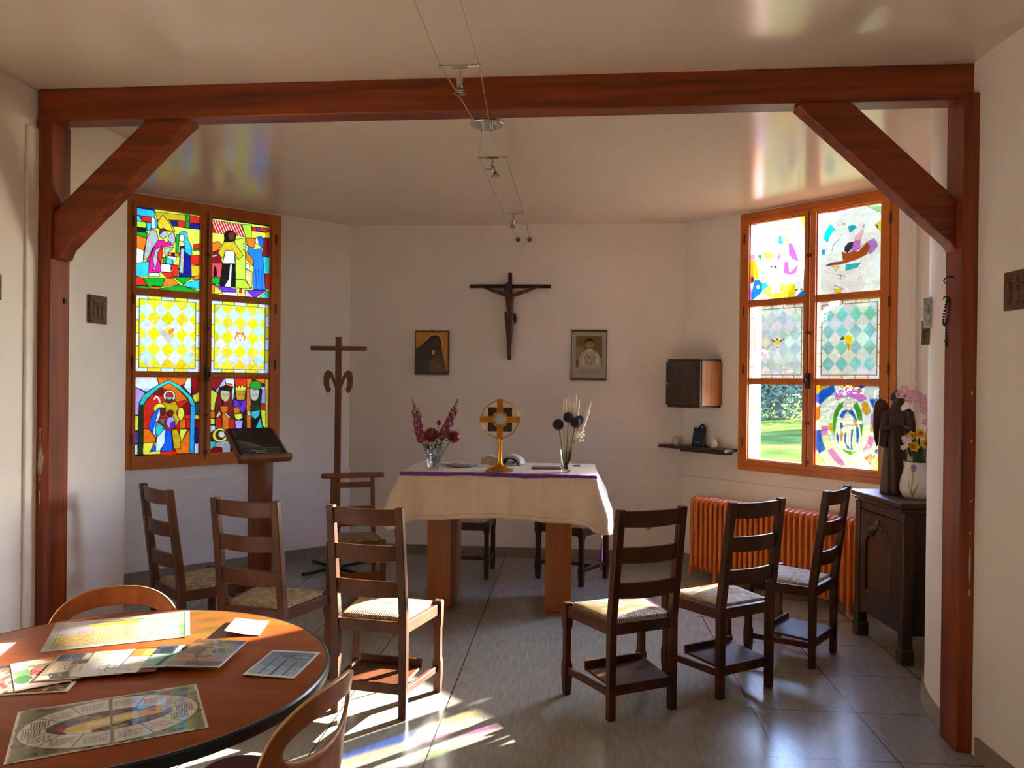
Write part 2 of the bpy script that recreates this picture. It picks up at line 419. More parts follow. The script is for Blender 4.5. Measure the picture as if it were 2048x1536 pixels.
WL, CL = window(1, (*BL, 0), math.radians(225), (0.683, 1.925), [(1.355, 1.855), (0.77, 1.277)], (-0.02, 2.3), (-0.0, 2.25), 'left')
WR, CR = window(2, (*BR, 0), math.radians(135), (-1.85, -0.563), [(-1.143, -0.652), (-1.735, -1.238)], (-2.1, 0.02), (-2.07, 0.0), 'right')
GL = [(1.355, 1.855), (0.77, 1.277)]; GR = [(-1.143, -0.652), (-1.735, -1.238)]
NX, NY = 150, 192

def pane(art, cas, g, row, m, name='stained_glass_pane'):
    z0, z1 = ZR[row]; x1, x0 = g[0], g[1]                 # u = 0 at the high-x side
    return painted(name, art, lambda u, v: (x0 + (x1 - x0) * u, -0.02, z1 + (z0 - z1) * v), m, cas)
LD = 0.011
# --- left window, top left: winged figure in pink kneeling before a figure in blue
a = Art(NX, NY, (222, 205, 62), [(215, 210), (890, 290), (885, 1110), (210, 1060)], LD)
a.p('B', (215, 210), (410, 235), (412, 330), (215, 310)).p('N', (215, 205), (410, 232), (410, 262), (215, 235)).p('B', (215, 310), (258, 318), (290, 375), (215, 370)).p('R', (258, 318), (408, 330), (380, 385), (300, 372))
a.p('g', (215, 370), (330, 382), (325, 440), (215, 430)).p('B', (330, 385), (380, 390), (375, 450), (335, 475)).p('C', (380, 330), (415, 335), (418, 440), (378, 440)).p('B', (412, 330), (440, 370), (455, 440), (420, 440))
a.p('K', (215, 430), (325, 440), (325, 480), (215, 478)).p('G', (215, 480), (340, 487), (330, 545), (215, 510)).p('O', (215, 505), (335, 548), (305, 670), (215, 635)).p('C', (215, 635), (303, 668), (295, 805), (215, 800)).p('B', (215, 800), (360, 780), (345, 930), (215, 930))
a.p('A', (415, 275), (720, 300), (740, 355), (555, 355), (600, 420), (620, 470), (540, 470), (440, 440), (445, 360)).p((226, 172, 30), (495, 300), (570, 400), (600, 470), (450, 440), (440, 380))
a.p('G', (730, 290), (775, 300), (770, 360), (725, 355)).p('R', (775, 300), (885, 320), (885, 385), (765, 380)).p('N', (560, 355), (645, 362), (640, 420), (590, 415)).p('R', (645, 362), (730, 368), (725, 430), (640, 420)).p('G', (725, 365), (770, 370), (765, 435), (725, 430)).p('N', (780, 380), (885, 390), (880, 445), (765, 435))
a.p('R', (810, 600), (880, 590), (880, 640), (805, 645)).p('G', (805, 645), (880, 650), (880, 665), (805, 665)).p('R', (770, 715), (880, 710), (880, 815), (775, 800)).p('A', (775, 815), (880, 815), (880, 930), (790, 925)).p('G', (630, 500), (665, 500), (655, 690), (625, 680))
a.p('O', (555, 685), (660, 690), (655, 730), (555, 720)).p('K', (585, 690), (615, 690), (615, 720), (585, 720)).p('W', (540, 720), (635, 730), (630, 775), (560, 760)).p('B', (530, 740), (600, 755), (600, 810), (530, 800)).p('G', (500, 735), (530, 740), (525, 800), (500, 790)).p('O', (475, 740), (500, 740), (500, 800), (470, 790))
a.p('W', (480, 800), (580, 810), (575, 890), (475, 880)).p('R', (580, 810), (655, 815), (650, 930), (595, 935)).p('R', (480, 890), (590, 890), (600, 940), (540, 945)).p('S', (510, 640), (610, 630), (545, 700), (520, 740))
a.p('S', (380, 445), (430, 470), (455, 560), (400, 640), (360, 740), (300, 765), (330, 560)).p('R', (370, 700), (390, 640), (370, 780), (330, 775)).p('P', (440, 570), (500, 555), (530, 590), (585, 545), (580, 620), (500, 630), (470, 700), (480, 890), (345, 890), (365, 780), (380, 700))
a.p('R', (430, 690), (490, 640), (500, 690), (470, 800)).p('S', (490, 615), (420, 660), (395, 760), (410, 830), (385, 870), (420, 860), (440, 780), (445, 690)).p('S', (610, 475), (560, 500), (545, 560), (580, 590), (600, 620), (625, 560)).e('S', 500, 498, 40, 46).p('b', (456, 495), (465, 450), (505, 438), (538, 465), (500, 468), (470, 500))
a.p('N', (670, 620), (720, 615), (780, 720), (790, 930), (660, 930)).p('S', (680, 640), (715, 640), (705, 900), (665, 890)).p('B', (665, 480), (705, 460), (745, 480), (750, 550), (790, 620), (795, 700), (770, 715), (715, 670), (720, 600), (690, 560)).e('s', 690, 535, 28, 38)
a.p('R', (215, 935), (295, 945), (345, 1030), (215, 1020)).p('G', (295, 945), (520, 945), (490, 1035), (340, 1025)).p('O', (520, 945), (605, 950), (665, 1010), (490, 1035)).p('G', (605, 935), (810, 935), (700, 1010)).p('B', (700, 1010), (870, 955), (870, 1060), (760, 1040)).p('O', (805, 935), (880, 915), (880, 955), (805, 960))
a.p('G', (210, 1025), (365, 1035), (500, 1050), (670, 1015), (885, 1085), (885, 1110), (210, 1060)).p('O', (365, 1035), (470, 1040), (470, 1060), (365, 1055)).p('C', (360, 895), (460, 895), (470, 930), (355, 935))
pane(a, CL[0], GL[0], 0, PANE)
# --- left window, top right: bearded figure greeting a figure in blue before a tiled house
a = Art(NX, NY, (224, 212, 66), [(990, 320), (1605, 405), (1590, 1165), (985, 1120)], LD)
a.p('R', (1015, 365), (1300, 405), (1360, 535), (1240, 520), (1005, 490))
for i in range(12): a.l('C', 0.008, (1005 + i * 28, 365 + i * 4), (1060 + i * 28, 500 + i * 3))
a.p('g', (1310, 405), (1410, 410), (1410, 545), (1350, 540)).p('Y', (1410, 470), (1560, 490), (1555, 540), (1410, 545)).p('R', (1415, 430), (1600, 445), (1595, 485), (1415, 470)).p('V', (1460, 435), (1495, 440), (1490, 475), (1460, 470)).p('D', (1530, 545), (1600, 540), (1590, 735), (1520, 735)).p('O', (1350, 545), (1450, 550), (1440, 640), (1370, 640)).p('T', (1525, 735), (1595, 740), (1590, 910), (1535, 905)).p('R', (1540, 910), (1595, 910), (1590, 1060), (1550, 1060))
a.p('O', (1000, 600), (1060, 580), (1105, 610), (1060, 680), (1000, 690)).p('D', (1000, 690), (1075, 670), (1110, 800), (1000, 800)).p((225, 60, 60), (995, 800), (1110, 800), (1095, 945), (995, 940)).p('K', (1030, 840), (1045, 840), (1055, 900), (1050, 935), (1025, 935), (1020, 890)).p('G', (990, 940), (1090, 945), (1080, 1015), (990, 1010)).p('O', (990, 1015), (1040, 1020), (1030, 1110), (990, 1105)).p('V', (1045, 1025), (1255, 1060), (1250, 1095), (1110, 1085)).p('Y', (1035, 1030), (1110, 1100), (1030, 1110)).p('W', (1110, 1090), (1260, 1095), (1260, 1135), (1120, 1125))
a.p('R', (1285, 1055), (1310, 1058), (1305, 1100), (1283, 1098)).p('L', (1340, 1070), (1365, 1075), (1430, 1145), (1340, 1140)).p('V', (1355, 1070), (1560, 1075), (1440, 1150)).p('T', (1480, 1150), (1575, 1080), (1580, 1160)).p('g', (1245, 960), (1340, 970), (1400, 1055), (1245, 1050)).p((196, 205, 52), (1240, 560), (1345, 545), (1345, 965), (1245, 960)).p((226, 170, 90), (1345, 860), (1420, 890), (1410, 1055), (1390, 1040), (1345, 960))
a.e('K', 1190, 525, 62, 56).p('K', (1140, 520), (1245, 520), (1235, 575), (1125, 585)).p('C', (1145, 670), (1230, 670), (1240, 805), (1115, 805)).p('A', (1130, 585), (1230, 585), (1325, 720), (1270, 770), (1230, 680), (1145, 670), (1115, 760), (1065, 700)).p('K', (1110, 810), (1245, 810), (1245, 1045), (1085, 1030)).p('C', (1190, 810), (1210, 810), (1195, 1045), (1130, 1035), (1175, 960)).e('b', 1205, 525, 36, 45).p('S', (1000, 725), (1060, 710), (1062, 730), (1000, 745))
a.p('O', (1350, 690), (1430, 740), (1425, 830), (1360, 770)).p('W', (1355, 800), (1395, 820), (1380, 870), (1345, 850)).p((26, 108, 222), (1370, 620), (1440, 660), (1510, 650), (1520, 740), (1530, 850), (1550, 1070), (1425, 1065), (1430, 770), (1400, 730), (1370, 690)).e('s', 1466, 575, 18, 36).p('U', (1470, 535), (1510, 525), (1535, 580), (1520, 650), (1490, 620)).p('s', (1325, 600), (1370, 625), (1372, 650), (1330, 625)).p('s', (1320, 660), (1372, 680), (1345, 690))
for i in range(3): a.l('N', 0.012, (1450 + i * 28, 860), (1455 + i * 30, 1060))
a.l('K', 0.03, (990, 335), (1605, 420))
pane(a, CL[1], GL[1], 0, PANE)

def swirl(a, seed, n=90, cols=((255, 255, 255),), w=0.006):
    r = random.Random(seed)
    for i in range(n):
        x, y, t = r.random(), r.random(), r.uniform(0, 6.3); pts = []
        for k in range(6):
            pts.append((x, y)); x += 0.018 * math.cos(t); y += 0.014 * math.sin(t); t += r.uniform(-0.9, 0.9)
        a.l(r.choice(cols), w, *pts, raw=True)

def lozenge(seed, bg, dia, edge, seg, line, trans, emblem, swc, nx=4, ny=4):
    a = Art(NX, NY, bg, None, 0); r = random.Random(seed)
    x0, x1, y0, y1 = 0.075, 0.925, 0.06, 0.94
    dx, dy = (x1 - x0) / nx, (y1 - y0) / (ny + 0.35)
    for j in range(ny + 1):
        for i in range(nx + 1):                               # the other half of the lozenges, each its own tone
            cx, cy = x0 + i * dx, y0 + (j + 0.17) * dy
            q = tuple(min(255, max(0, c + r.randint(-22, 14))) for c in bg)
            a.p(q, (cx, cy - dy / 2), (cx + dx / 2, cy), (cx, cy + dy / 2), (cx - dx / 2, cy))
    for j in range(ny):
        for i in range(nx):
            cx, cy = x0 + (i + 0.5) * dx, y0 + (j + 0.67) * dy
            q = tuple(min(255, max(0, c + r.randint(-16, 12))) for c in dia)
            a.p(q, (cx, cy - dy / 2), (cx + dx / 2, cy), (cx, cy + dy / 2), (cx - dx / 2, cy))
    swirl(a, seed, 110, swc)
    for j in range(-1, ny + 1):
        for i in range(nx + 1):
            cx, cy = x0 + (i + 0.5) * dx, y0 + (j + 0.67) * dy
            a.l(line, 0.009, (cx, cy - dy / 2), (cx + dx / 2, cy), (cx, cy + dy / 2), (cx - dx / 2, cy), (cx, cy - dy / 2))
    for X in (x0, x1):                                        # border strips in two tones
        e0, e1 = (0, x0) if X == x0 else (x1, 1)
        for k in range(6): a.r(seg[k % 2], e0, k / 6, e1, (k + 1) / 6)
    for Yy in (y0, y1):
        e0, e1 = (0, y0) if Yy == y0 else (y1, 1)
        for k in range(5): a.r(seg[(k + 1) % 2], k / 5, e0, (k + 1) / 5, e1)
    for k in range(1, 6):
        for X0, X1 in ((0, x0), (x1, 1)): a.l(edge, 0.012, (X0, k / 6), (X1, k / 6))
    for k in range(1, 5):
        for Y0, Y1 in ((0, y0), (y1, 1)): a.l(edge, 0.012, (k / 5, Y0), (k / 5, Y1))
    a.l(edge, 0.014, (x0, y0), (x1, y0), (x1, y1), (x0, y1), (x0, y0))
    emblem(a)
    return a
def eagle(a):
    a.p('S', (.36, .40), (.48, .47), (.52, .44), (.56, .5), (.60, .52), (.56, .58), (.5, .62), (.44, .55), (.38, .5)).p('O', (.5, .45), (.58, .41), (.6, .44), (.56, .49), (.52, .5)).p('A', (.54, .5), (.6, .49), (.6, .53), (.55, .53))
def lion(a):
    a.e('O', .5, .5, .09, .07).e('W', .5, .515, .06, .055).e('b', .47, .49, .012, .01).e('b', .53, .49, .012, .01).p('K', (.48, .52), (.52, .52), (.5, .56)).p('O', (.42, .44), (.45, .41), (.48, .44), (.52, .44), (.55, .41), (.58, .44), (.5, .46))
def ox(a):
    a.l('k', 0.02, (.4, .47), (.44, .495), (.56, .495), (.6, .47)).e('y', .5, .51, .045, .035).e('k', .5, .565, .022, .016).e('w', .5, .56, .012, .01).e('k', .5, .465, .02, .01)
def bird(a):
    a.p('k', (.36, .5), (.43, .45), (.45, .49), (.4, .505)).p('y', (.42, .47), (.5, .44), (.56, .47), (.55, .53), (.52, .62), (.47, .55)).p('A', (.46, .54), (.52, .56), (.51, .66))
pane(lozenge(1, (212, 186, 22), (176, 188, 196), (96, 92, 60), ((214, 192, 36), (190, 200, 206)), (176, 172, 118), 0, eagle, ((236, 222, 96), (206, 212, 218), (170, 140, 16))), CL[0], GL[0], 1, PANE)
pane(lozenge(2, (214, 188, 24), (178, 188, 196), (96, 92, 60), ((214, 192, 36), (190, 200, 206)), (176, 172, 118), 0, lion, ((236, 222, 96), (206, 212, 218), (170, 140, 16))), CL[1], GL[1], 1, PANE)
pane(lozenge(3, (244, 248, 247), (206, 224, 224), (150, 92, 78), ((250, 246, 232), (244, 250, 250)), (206, 214, 214), 0, ox, ((250, 252, 252), (225, 235, 235)), 4, 4), CR[0], GR[0], 1, PANE_R)
pane(lozenge(4, (236, 244, 244), (140, 212, 212), (150, 92, 78), ((248, 238, 205), (236, 248, 248)), (222, 232, 232), 0, bird, ((240, 250, 250), (160, 220, 220)), 4, 4), CR[1], GR[1], 1, PANE_R)

# --- left window, bottom left: family under a pointed arch
a = Art(NX, NY, 'D', [(185, 545), (845, 540), (838, 1325), (180, 1340)], LD)
a.p('R', (280, 830), (340, 740), (420, 660), (530, 605), (640, 670), (720, 750), (750, 830), (740, 1310), (275, 1310)).p('D', (400, 650), (470, 650), (480, 740), (380, 720)).p('O', (455, 650), (530, 605), (620, 660), (720, 770), (600, 800), (560, 700)).p('D', (640, 860), (745, 770), (750, 920), (660, 920)).p('O', (280, 1060), (340, 1060), (400, 1150), (400, 1190), (280, 1200)).p('Y', (280, 1200), (400, 1190), (460, 1310), (275, 1310)).p('O', (640, 960), (700, 965), (700, 1060), (640, 1065)).p('R', (700, 965), (750, 965), (745, 1060), (700, 1060)).p('O', (660, 1180), (745, 1060), (745, 1310), (560, 1310)).p('Y', (640, 1065), (720, 1065), (660, 1190), (640, 1180))
a.p('e', (185, 545), (410, 545), (430, 620), (310, 700), (185, 640)).p('O', (410, 545), (715, 545), (690, 610), (640, 630), (530, 580), (440, 630)).p('e', (715, 545), (755, 545), (755, 725), (680, 640)).p('D', (755, 545), (845, 545), (840, 690), (760, 720)).p('L', (185, 640), (300, 705), (240, 800), (235, 920), (185, 920)).p('Y', (765, 730), (840, 690), (840, 780), (790, 800)).p((20, 90, 80), (800, 830), (840, 780), (840, 920), (795, 925))
for c, y0, y1 in (('Y', 930, 1072), ('V', 1078, 1200), ('e', 1208, 1315)): a.p(c, (182, y0), (238, y0), (232, y1), (182, y1))
for c, y0, y1 in (('Y', 925, 965), ('D', 968, 1060), ('N', 1065, 1205), ('e', 1212, 1310)): a.p(c, (792, y0), (842, y0), (840, y1), (786, y1))
a.p('T', (530, 572), (640, 630), (760, 740), (800, 830), (755, 830), (720, 750), (620, 660), (530, 605), (430, 660), (320, 760), (280, 825), (238, 825), (270, 740), (400, 640)).p((12, 48, 20), (238, 825), (280, 825), (270, 1320), (225, 1325)).p((45, 150, 200), (750, 830), (798, 830), (785, 1310), (740, 1310)).p('K', (200, 1308), (290, 1305), (290, 1338), (195, 1340))
a.p('Y', (625, 850), (670, 850), (690, 910), (660, 985), (620, 960)).p('A', (460, 800), (600, 790), (630, 860), (600, 900), (640, 970), (600, 1045), (500, 900)).e('C', 535, 735, 60, 57).e('b', 535, 775, 34, 32).e('S', 535, 752, 32, 20).p('R', (495, 740), (505, 705), (535, 695), (565, 705), (577, 740)).l('C', 0.02, (445, 800), (430, 760), (405, 738), (388, 765))
a.e('Y', 440, 862, 60, 54).p('U', (360, 930), (430, 850), (495, 850), (470, 900), (420, 960), (400, 1060), (370, 1110), (330, 1050)).p('e', (430, 870), (470, 860), (415, 1000), (405, 1155), (370, 1095), (405, 960)).p((110, 85, 70), (430, 960), (500, 950), (490, 1040), (450, 1000)).e('b', 470, 888, 27, 40).p('T', (405, 990), (480, 1035), (470, 1110), (430, 1140), (400, 1110)).p((220, 230, 225), (410, 1145), (500, 1050), (490, 1200), (440, 1280), (400, 1275)).p('U', (500, 1050), (555, 1090), (575, 1280), (520, 1290), (450, 1275), (490, 1200)).p('A', (560, 1080), (610, 1060), (650, 1150), (645, 1260), (580, 1260)).p('U', (345, 1285), (385, 1200), (405, 1280))
a.e('R', 545, 900, 36, 25).e('b', 545, 915, 26, 26).p('L', (520, 950), (580, 940), (595, 1030), (540, 1060), (500, 1010)).p('V', (545, 1000), (592, 985), (590, 1060), (548, 1060)).p('R', (450, 1285), (600, 1275), (610, 1320), (450, 1325))
pane(a, CL[0], GL[0], 2, PANE)
# --- left window, bottom right: three robed figures with gifts
a = Art(NX, NY, (60, 12, 14), [(950, 548), (1540, 545), (1535, 1300), (935, 1305)], LD)
a.p('D', (945, 555), (1090, 555), (1010, 670), (945, 640)).p('L', (1095, 555), (1040, 640), (1005, 680), (1050, 720), (1110, 610)).p('e', (1098, 550), (1190, 550), (1190, 660), (1110, 610)).p('O', (1310, 550), (1370, 550), (1350, 650), (1310, 640)).p('O', (1370, 550), (1535, 555), (1535, 625), (1450, 590)).p('L', (1460, 635), (1512, 635), (1508, 810), (1450, 800)).p('R', (1450, 810), (1510, 810), (1505, 870), (1445, 865)).p('Y', (1455, 870), (1515, 875), (1512, 1070), (1475, 1030)).p('Y', (950, 655), (1030, 705), (1005, 800), (995, 875), (945, 870)).p('O', (945, 880), (1000, 880), (1005, 950), (945, 945)).p('Y', (945, 950), (1000, 955), (1000, 1010), (945, 1010)).p('e', (945, 1020), (1000, 1020), (1005, 1060), (945, 1100)).p('e', (1150, 640), (1195, 650), (1180, 780), (1150, 720)).p((235, 190, 60), (1500, 555), (1538, 555), (1536, 1290), (1512, 1290))
a.p('D', (1050, 640), (1010, 780), (1000, 940), (1005, 1065), (1200, 1065), (1170, 820), (1165, 680), (1100, 640)).p('R', (1005, 950), (1060, 940), (1080, 1065), (1005, 1065)).p('R', (1110, 960), (1190, 960), (1200, 1065), (1110, 1065)).p('O', (1070, 900), (1130, 900), (1140, 1065), (1075, 1065)).p('O', (1110, 605), (1170, 615), (1178, 650), (1100, 630)).e((226, 192, 122), 1102, 715, 46, 72).p('K', (1045, 650), (1110, 622), (1175, 645), (1168, 685), (1060, 672)).p('O', (1050, 830), (1132, 830), (1122, 890), (1090, 910), (1060, 880)).p((226, 192, 122), (1010, 935), (1045, 870), (1062, 912), (1025, 950)).p((226, 192, 122), (1098, 890), (1152, 940), (1140, 960), (1092, 912)).p('K', (1065, 780), (1085, 775), (1080, 825), (1068, 820))
a.p('R', (1190, 552), (1312, 552), (1316, 630), (1204, 640)).p('V', (1185, 760), (1215, 775), (1290, 775), (1315, 740), (1320, 800), (1280, 900), (1250, 890), (1230, 830), (1175, 860)).p('Y', (1203, 680), (1203, 628), (1225, 650), (1236, 614), (1252, 648), (1270, 612), (1286, 646), (1306, 620), (1302, 680)).p((222, 150, 38), (1205, 680), (1302, 680), (1292, 770), (1215, 772)).l('K', 0.014, (1235, 770), (1240, 830)).l('K', 0.014, (1258, 770), (1255, 830)).p('O', (1180, 850), (1225, 835), (1250, 870), (1240, 900), (1190, 912)).p('Y', (1190, 912), (1265, 905), (1272, 950), (1230, 975), (1195, 950)).p('L', (1195, 972), (1275, 975), (1260, 1070), (1205, 1070)).p('K', (1275, 960), (1310, 950), (1312, 1075), (1265, 1075))
a.p('O', (1315, 640), (1350, 660), (1362, 870), (1356, 1075), (1314, 1075), (1310, 840)).p((14, 44, 24), (1440, 690), (1472, 660), (1450, 860), (1360, 890), (1350, 830), (1400, 780)).e('s', 1392, 695, 48, 86).e('G', 1405, 622, 60, 46).p('T', (1362, 890), (1452, 870), (1440, 930), (1400, 968), (1358, 930)).p('K', (1355, 960), (1400, 970), (1450, 930), (1400, 1075), (1355, 1075)).p('T', (1450, 950), (1482, 1075), (1395, 1075)).p('s', (1312, 890), (1350, 870), (1356, 930), (1325, 932))
for x in (1085, 1120, 1230, 1275, 1375, 1405): a.l('K', 0.01, (x, 715), (x + 12, 718))
a.p((12, 10, 12), (1150, 1070), (1510, 1075), (1510, 1295), (1150, 1295)).e('Y', 1050, 1120, 75, 70).e('b', 1052, 1118, 47, 48).e('s', 1066, 1112, 35, 34).p('S', (1000, 1190), (1150, 1170), (1150, 1300), (1070, 1300), (1060, 1240), (960, 1250)).p('T', (942, 1180), (1000, 1180), (1005, 1210), (960, 1262), (942, 1250)).p('D', (955, 1265), (1000, 1235), (1066, 1243), (1070, 1302), (945, 1302))
pane(a, CL[1], GL[1], 2, PANE)

# --- right window, top left: robed man beside an animal
a = Art(NX, NY, (250, 252, 252), [(205, 410), (750, 325), (740, 1095), (195, 1130)], 0.006, (120, 116, 110))
a.p('y', (675, 330), (750, 320), (748, 545), (690, 400)).p((150, 225, 170), (645, 350), (676, 345), (675, 450), (645, 450)).p('V', (655, 458), (680, 460), (680, 480), (655, 475)).p('R', (710, 535), (746, 545), (744, 610)).p('y', (510, 455), (590, 450), (585, 470), (510, 475)).p((18, 120, 225), (465, 525), (495, 515), (500, 560), (515, 585), (500, 610), (460, 590)).p('A', (525, 545), (560, 540), (580, 580), (520, 585)).e((250, 235, 215), 540, 512, 30, 34)
a.p((150, 30, 205), (560, 585), (600, 590), (640, 680), (670, 770), (600, 740), (565, 700)).p((150, 30, 205), (500, 640), (470, 770), (455, 720)).p((150, 30, 205), (520, 770), (560, 750), (575, 860), (600, 840), (670, 770), (640, 870), (590, 890), (510, 870)).p((250, 130, 190), (212, 695), (240, 695), (235, 745), (210, 745)).p('G', (265, 705), (300, 690), (290, 760)).p('y', (310, 680), (370, 672), (440, 705), (400, 735), (340, 745)).p('y', (208, 760), (240, 740), (270, 860), (275, 920), (230, 930)).p('A', (206, 760), (222, 750), (235, 920), (204, 880)).p((80, 30, 30), (198, 880), (225, 910), (228, 940), (204, 970))
a.p((10, 96, 235), (230, 930), (275, 925), (300, 955), (340, 955), (375, 990), (198, 1128), (202, 1060)).p('y', (390, 975), (480, 965), (530, 970), (630, 960), (640, 1010), (610, 1105), (410, 1118), (300, 1040)).p('w', (405, 960), (440, 960), (430, 1050), (400, 1055)).p('w', (450, 955), (480, 955), (478, 1050), (450, 1050)).p('w', (632, 950), (665, 955), (655, 1025), (630, 1030)).p((0, 120, 225), (630, 1095), (700, 1030), (738, 1035), (735, 1100)).p('K', (340, 805), (470, 795), (430, 832), (415, 805), (395, 824), (380, 805)).e('w', 265, 995, 13, 18)
for x, y in ((405, 1050), (463, 1045), (640, 1025), (690, 1020)): a.e('K', x, y, 12, 6)
for i in range(22): a.e('k', 225 + 150 * random.random(), 420 + 250 * random.random() ** 2, 4, 5, lead=False)
for q in (((270, 800), (300, 780), (285, 810)), ((490, 880), (500, 930), (470, 900)), ((500, 720), (560, 720), (540, 750), (500, 735)), ((640, 600), (690, 700), (710, 860))): a.l('k', 0.007, *q)
pane(a, CR[0], GR[0], 0, PANE_R)
# --- right window, top right: brown diving bird among turquoise pieces
a = Art(NX, NY, (250, 253, 253), [(865, 290), (1500, 190), (1480, 1040), (850, 1090)], 0.006, (120, 116, 110))
a.p('t', (980, 390), (1025, 450), (950, 570), (905, 560), (920, 480)).p('t', (1150, 425), (1200, 410), (1235, 435), (1165, 485)).p('t', (895, 650), (928, 650), (920, 695), (895, 690)).p((20, 200, 225), (1130, 790), (1270, 770), (1240, 810), (1120, 850)).p('y', (1430, 400), (1495, 345), (1492, 462), (1450, 455)).p('b', (1410, 405), (1435, 415), (1440, 460)).p('U', (1465, 465), (1492, 460), (1488, 540)).p((230, 60, 90), (940, 270), (1130, 245), (1125, 280), (960, 305)).p((170, 235, 150), (1300, 220), (1496, 190), (1490, 300)).p('y', (1095, 395), (1125, 395), (1120, 415), (1095, 412)).p('y', (1010, 1020), (1085, 1020), (1080, 1055), (1015, 1050)).p((250, 245, 120), (990, 805), (1060, 810), (1030, 850))
a.p('m', (1340, 570), (1400, 535), (1435, 600), (1400, 660), (1350, 690), (1330, 640)).p('n', (930, 800), (985, 770), (1100, 755), (1085, 665), (1130, 680), (1250, 660), (1330, 575), (1360, 610), (1330, 690), (1230, 740), (1150, 765), (1060, 790)).p((44, 44, 60), (1115, 620), (1150, 580), (1200, 570), (1190, 630), (1140, 680), (1112, 660)).p('q', (1200, 570), (1270, 540), (1260, 640), (1150, 685), (1190, 640)).p((250, 190, 215), (1220, 520), (1290, 455), (1300, 480), (1260, 560), (1215, 560)).p('k', (925, 802), (985, 770), (985, 795))
for q in (((990, 660), (1005, 600), (1070, 545)), ((1285, 430), (1310, 405), (1295, 450)), ((1040, 880), (1120, 900), (1080, 890), (1070, 930)), ((1010, 985), (1100, 1020)), ((1150, 680), (1220, 660), (1290, 600))): a.l('k', 0.008, *q)
pane(a, CR[1], GR[1], 0, PANE_R)
# --- right window, bottom right: seated robed figure in an almond of coloured glass
a = Art(NX, NY, (222, 234, 230), [(815, 490), (1430, 495), (1420, 1320), (810, 1275)], 0.007, (150, 150, 140))
a.p('A', (815, 490), (985, 492), (900, 530), (840, 600), (812, 610)).p('U', (812, 600), (870, 545), (975, 500), (1000, 570), (900, 640), (850, 695), (812, 650)).p('O', (1045, 488), (1205, 490), (1195, 530), (1120, 515), (1050, 530)).p('U', (1215, 492), (1275, 497), (1250, 545), (1205, 525)).p('O', (1205, 525), (1250, 545), (1235, 570), (1195, 545)).p((205, 225, 230), (1280, 495), (1430, 495), (1428, 630), (1330, 630), (1255, 560)).p('U', (1310, 635), (1428, 635), (1424, 850), (1395, 860), (1350, 720)).p('q', (985, 590), (1060, 540), (1120, 525), (1200, 545), (1295, 630), (1240, 665), (1130, 615), (1060, 620), (1010, 645)).p('A', (1250, 670), (1290, 655), (1330, 760), (1285, 790), (1240, 740)).p('q', (1330, 780), (1370, 765), (1400, 880), (1325, 885)).p('A', (1325, 890), (1370, 895), (1365, 945), (1325, 940)).p('q', (1310, 990), (1368, 985), (1340, 1090), (1240, 1140), (1290, 1060))
a.p('O', (1260, 1190), (1330, 1150), (1380, 1160), (1330, 1260)).p('U', (1370, 1110), (1400, 1108), (1388, 1158), (1365, 1140)).p('y', (1320, 1310), (1390, 1180), (1422, 1200), (1420, 1318)).p('q', (920, 1130), (970, 1105), (1100, 1270), (1040, 1270), (985, 1220)).p('U', (808, 935), (860, 935), (870, 1020), (905, 1120), (845, 1160), (808, 1100)).p('q', (865, 895), (930, 895), (925, 970), (865, 975)).p('A', (930, 870), (975, 870), (990, 990), (945, 940)).p('O', (812, 720), (855, 700), (845, 830), (812, 850)).p((240, 225, 190), (870, 980), (930, 975), (960, 1080), (905, 1110)).p((240, 240, 170), (812, 1165), (850, 1165), (900, 1270), (812, 1270))
a.e((236, 242, 240), 1112, 905, 142, 262)
g = (52, 150, 30)
a.p(g, (970, 860), (985, 760), (1030, 680), (1065, 665), (1080, 700), (1040, 740), (1010, 830), (1000, 900), (990, 990), (975, 940)).p(g, (1160, 700), (1200, 660), (1245, 760), (1250, 840), (1210, 835), (1190, 760)).p(g, (1225, 875), (1255, 880), (1245, 1000), (1235, 960)).p(g, (1065, 1110), (1110, 1125), (1190, 1140), (1140, 1170), (1080, 1140))
a.p('U', (1060, 750), (1100, 738), (1160, 740), (1200, 830), (1190, 860), (1150, 790), (1110, 755), (1060, 820), (1035, 800)).p((235, 150, 110), (1160, 800), (1195, 860), (1200, 890), (1170, 880)).p('U', (1040, 860), (1060, 860), (1070, 900), (1045, 930)).p('U', (1010, 930), (1030, 1010), (1025, 1070), (1005, 1000)).p('U', (1085, 960), (1100, 950), (1095, 1050), (1140, 1120), (1110, 1110), (1080, 1040)).p('U', (1145, 930), (1165, 920), (1155, 1020), (1160, 1120), (1140, 1120), (1140, 1010)).p('U', (1190, 900), (1210, 900), (1225, 980), (1205, 1080), (1195, 1050)).p((235, 150, 110), (1045, 930), (1070, 960), (1055, 1060), (1040, 1000)).e('W', 1118, 690, 50, 52).e((245, 235, 220), 1118, 686, 27, 35).l('k', 0.008, (1105, 680), (1135, 680))
for q in (((1062, 900), (1110, 880), (1170, 890)), ((1060, 830), (1120, 770), (1160, 830)), ((1115, 950), (1125, 1100)), ((1170, 930), (1185, 1110))): a.l('k', 0.006, *q)
pane(a, CR[1], GR[1], 2, PANE_R)
# --- right window, bottom left: the clear pane
x0, x1 = GR[0]
M().grid(lambda u, v: (x0 + (x1 - x0) * u, -0.02, 0.975 + 0.63 * v), 6, 6).obj('clear_pane', CLEAR, CR[0], smooth=0)
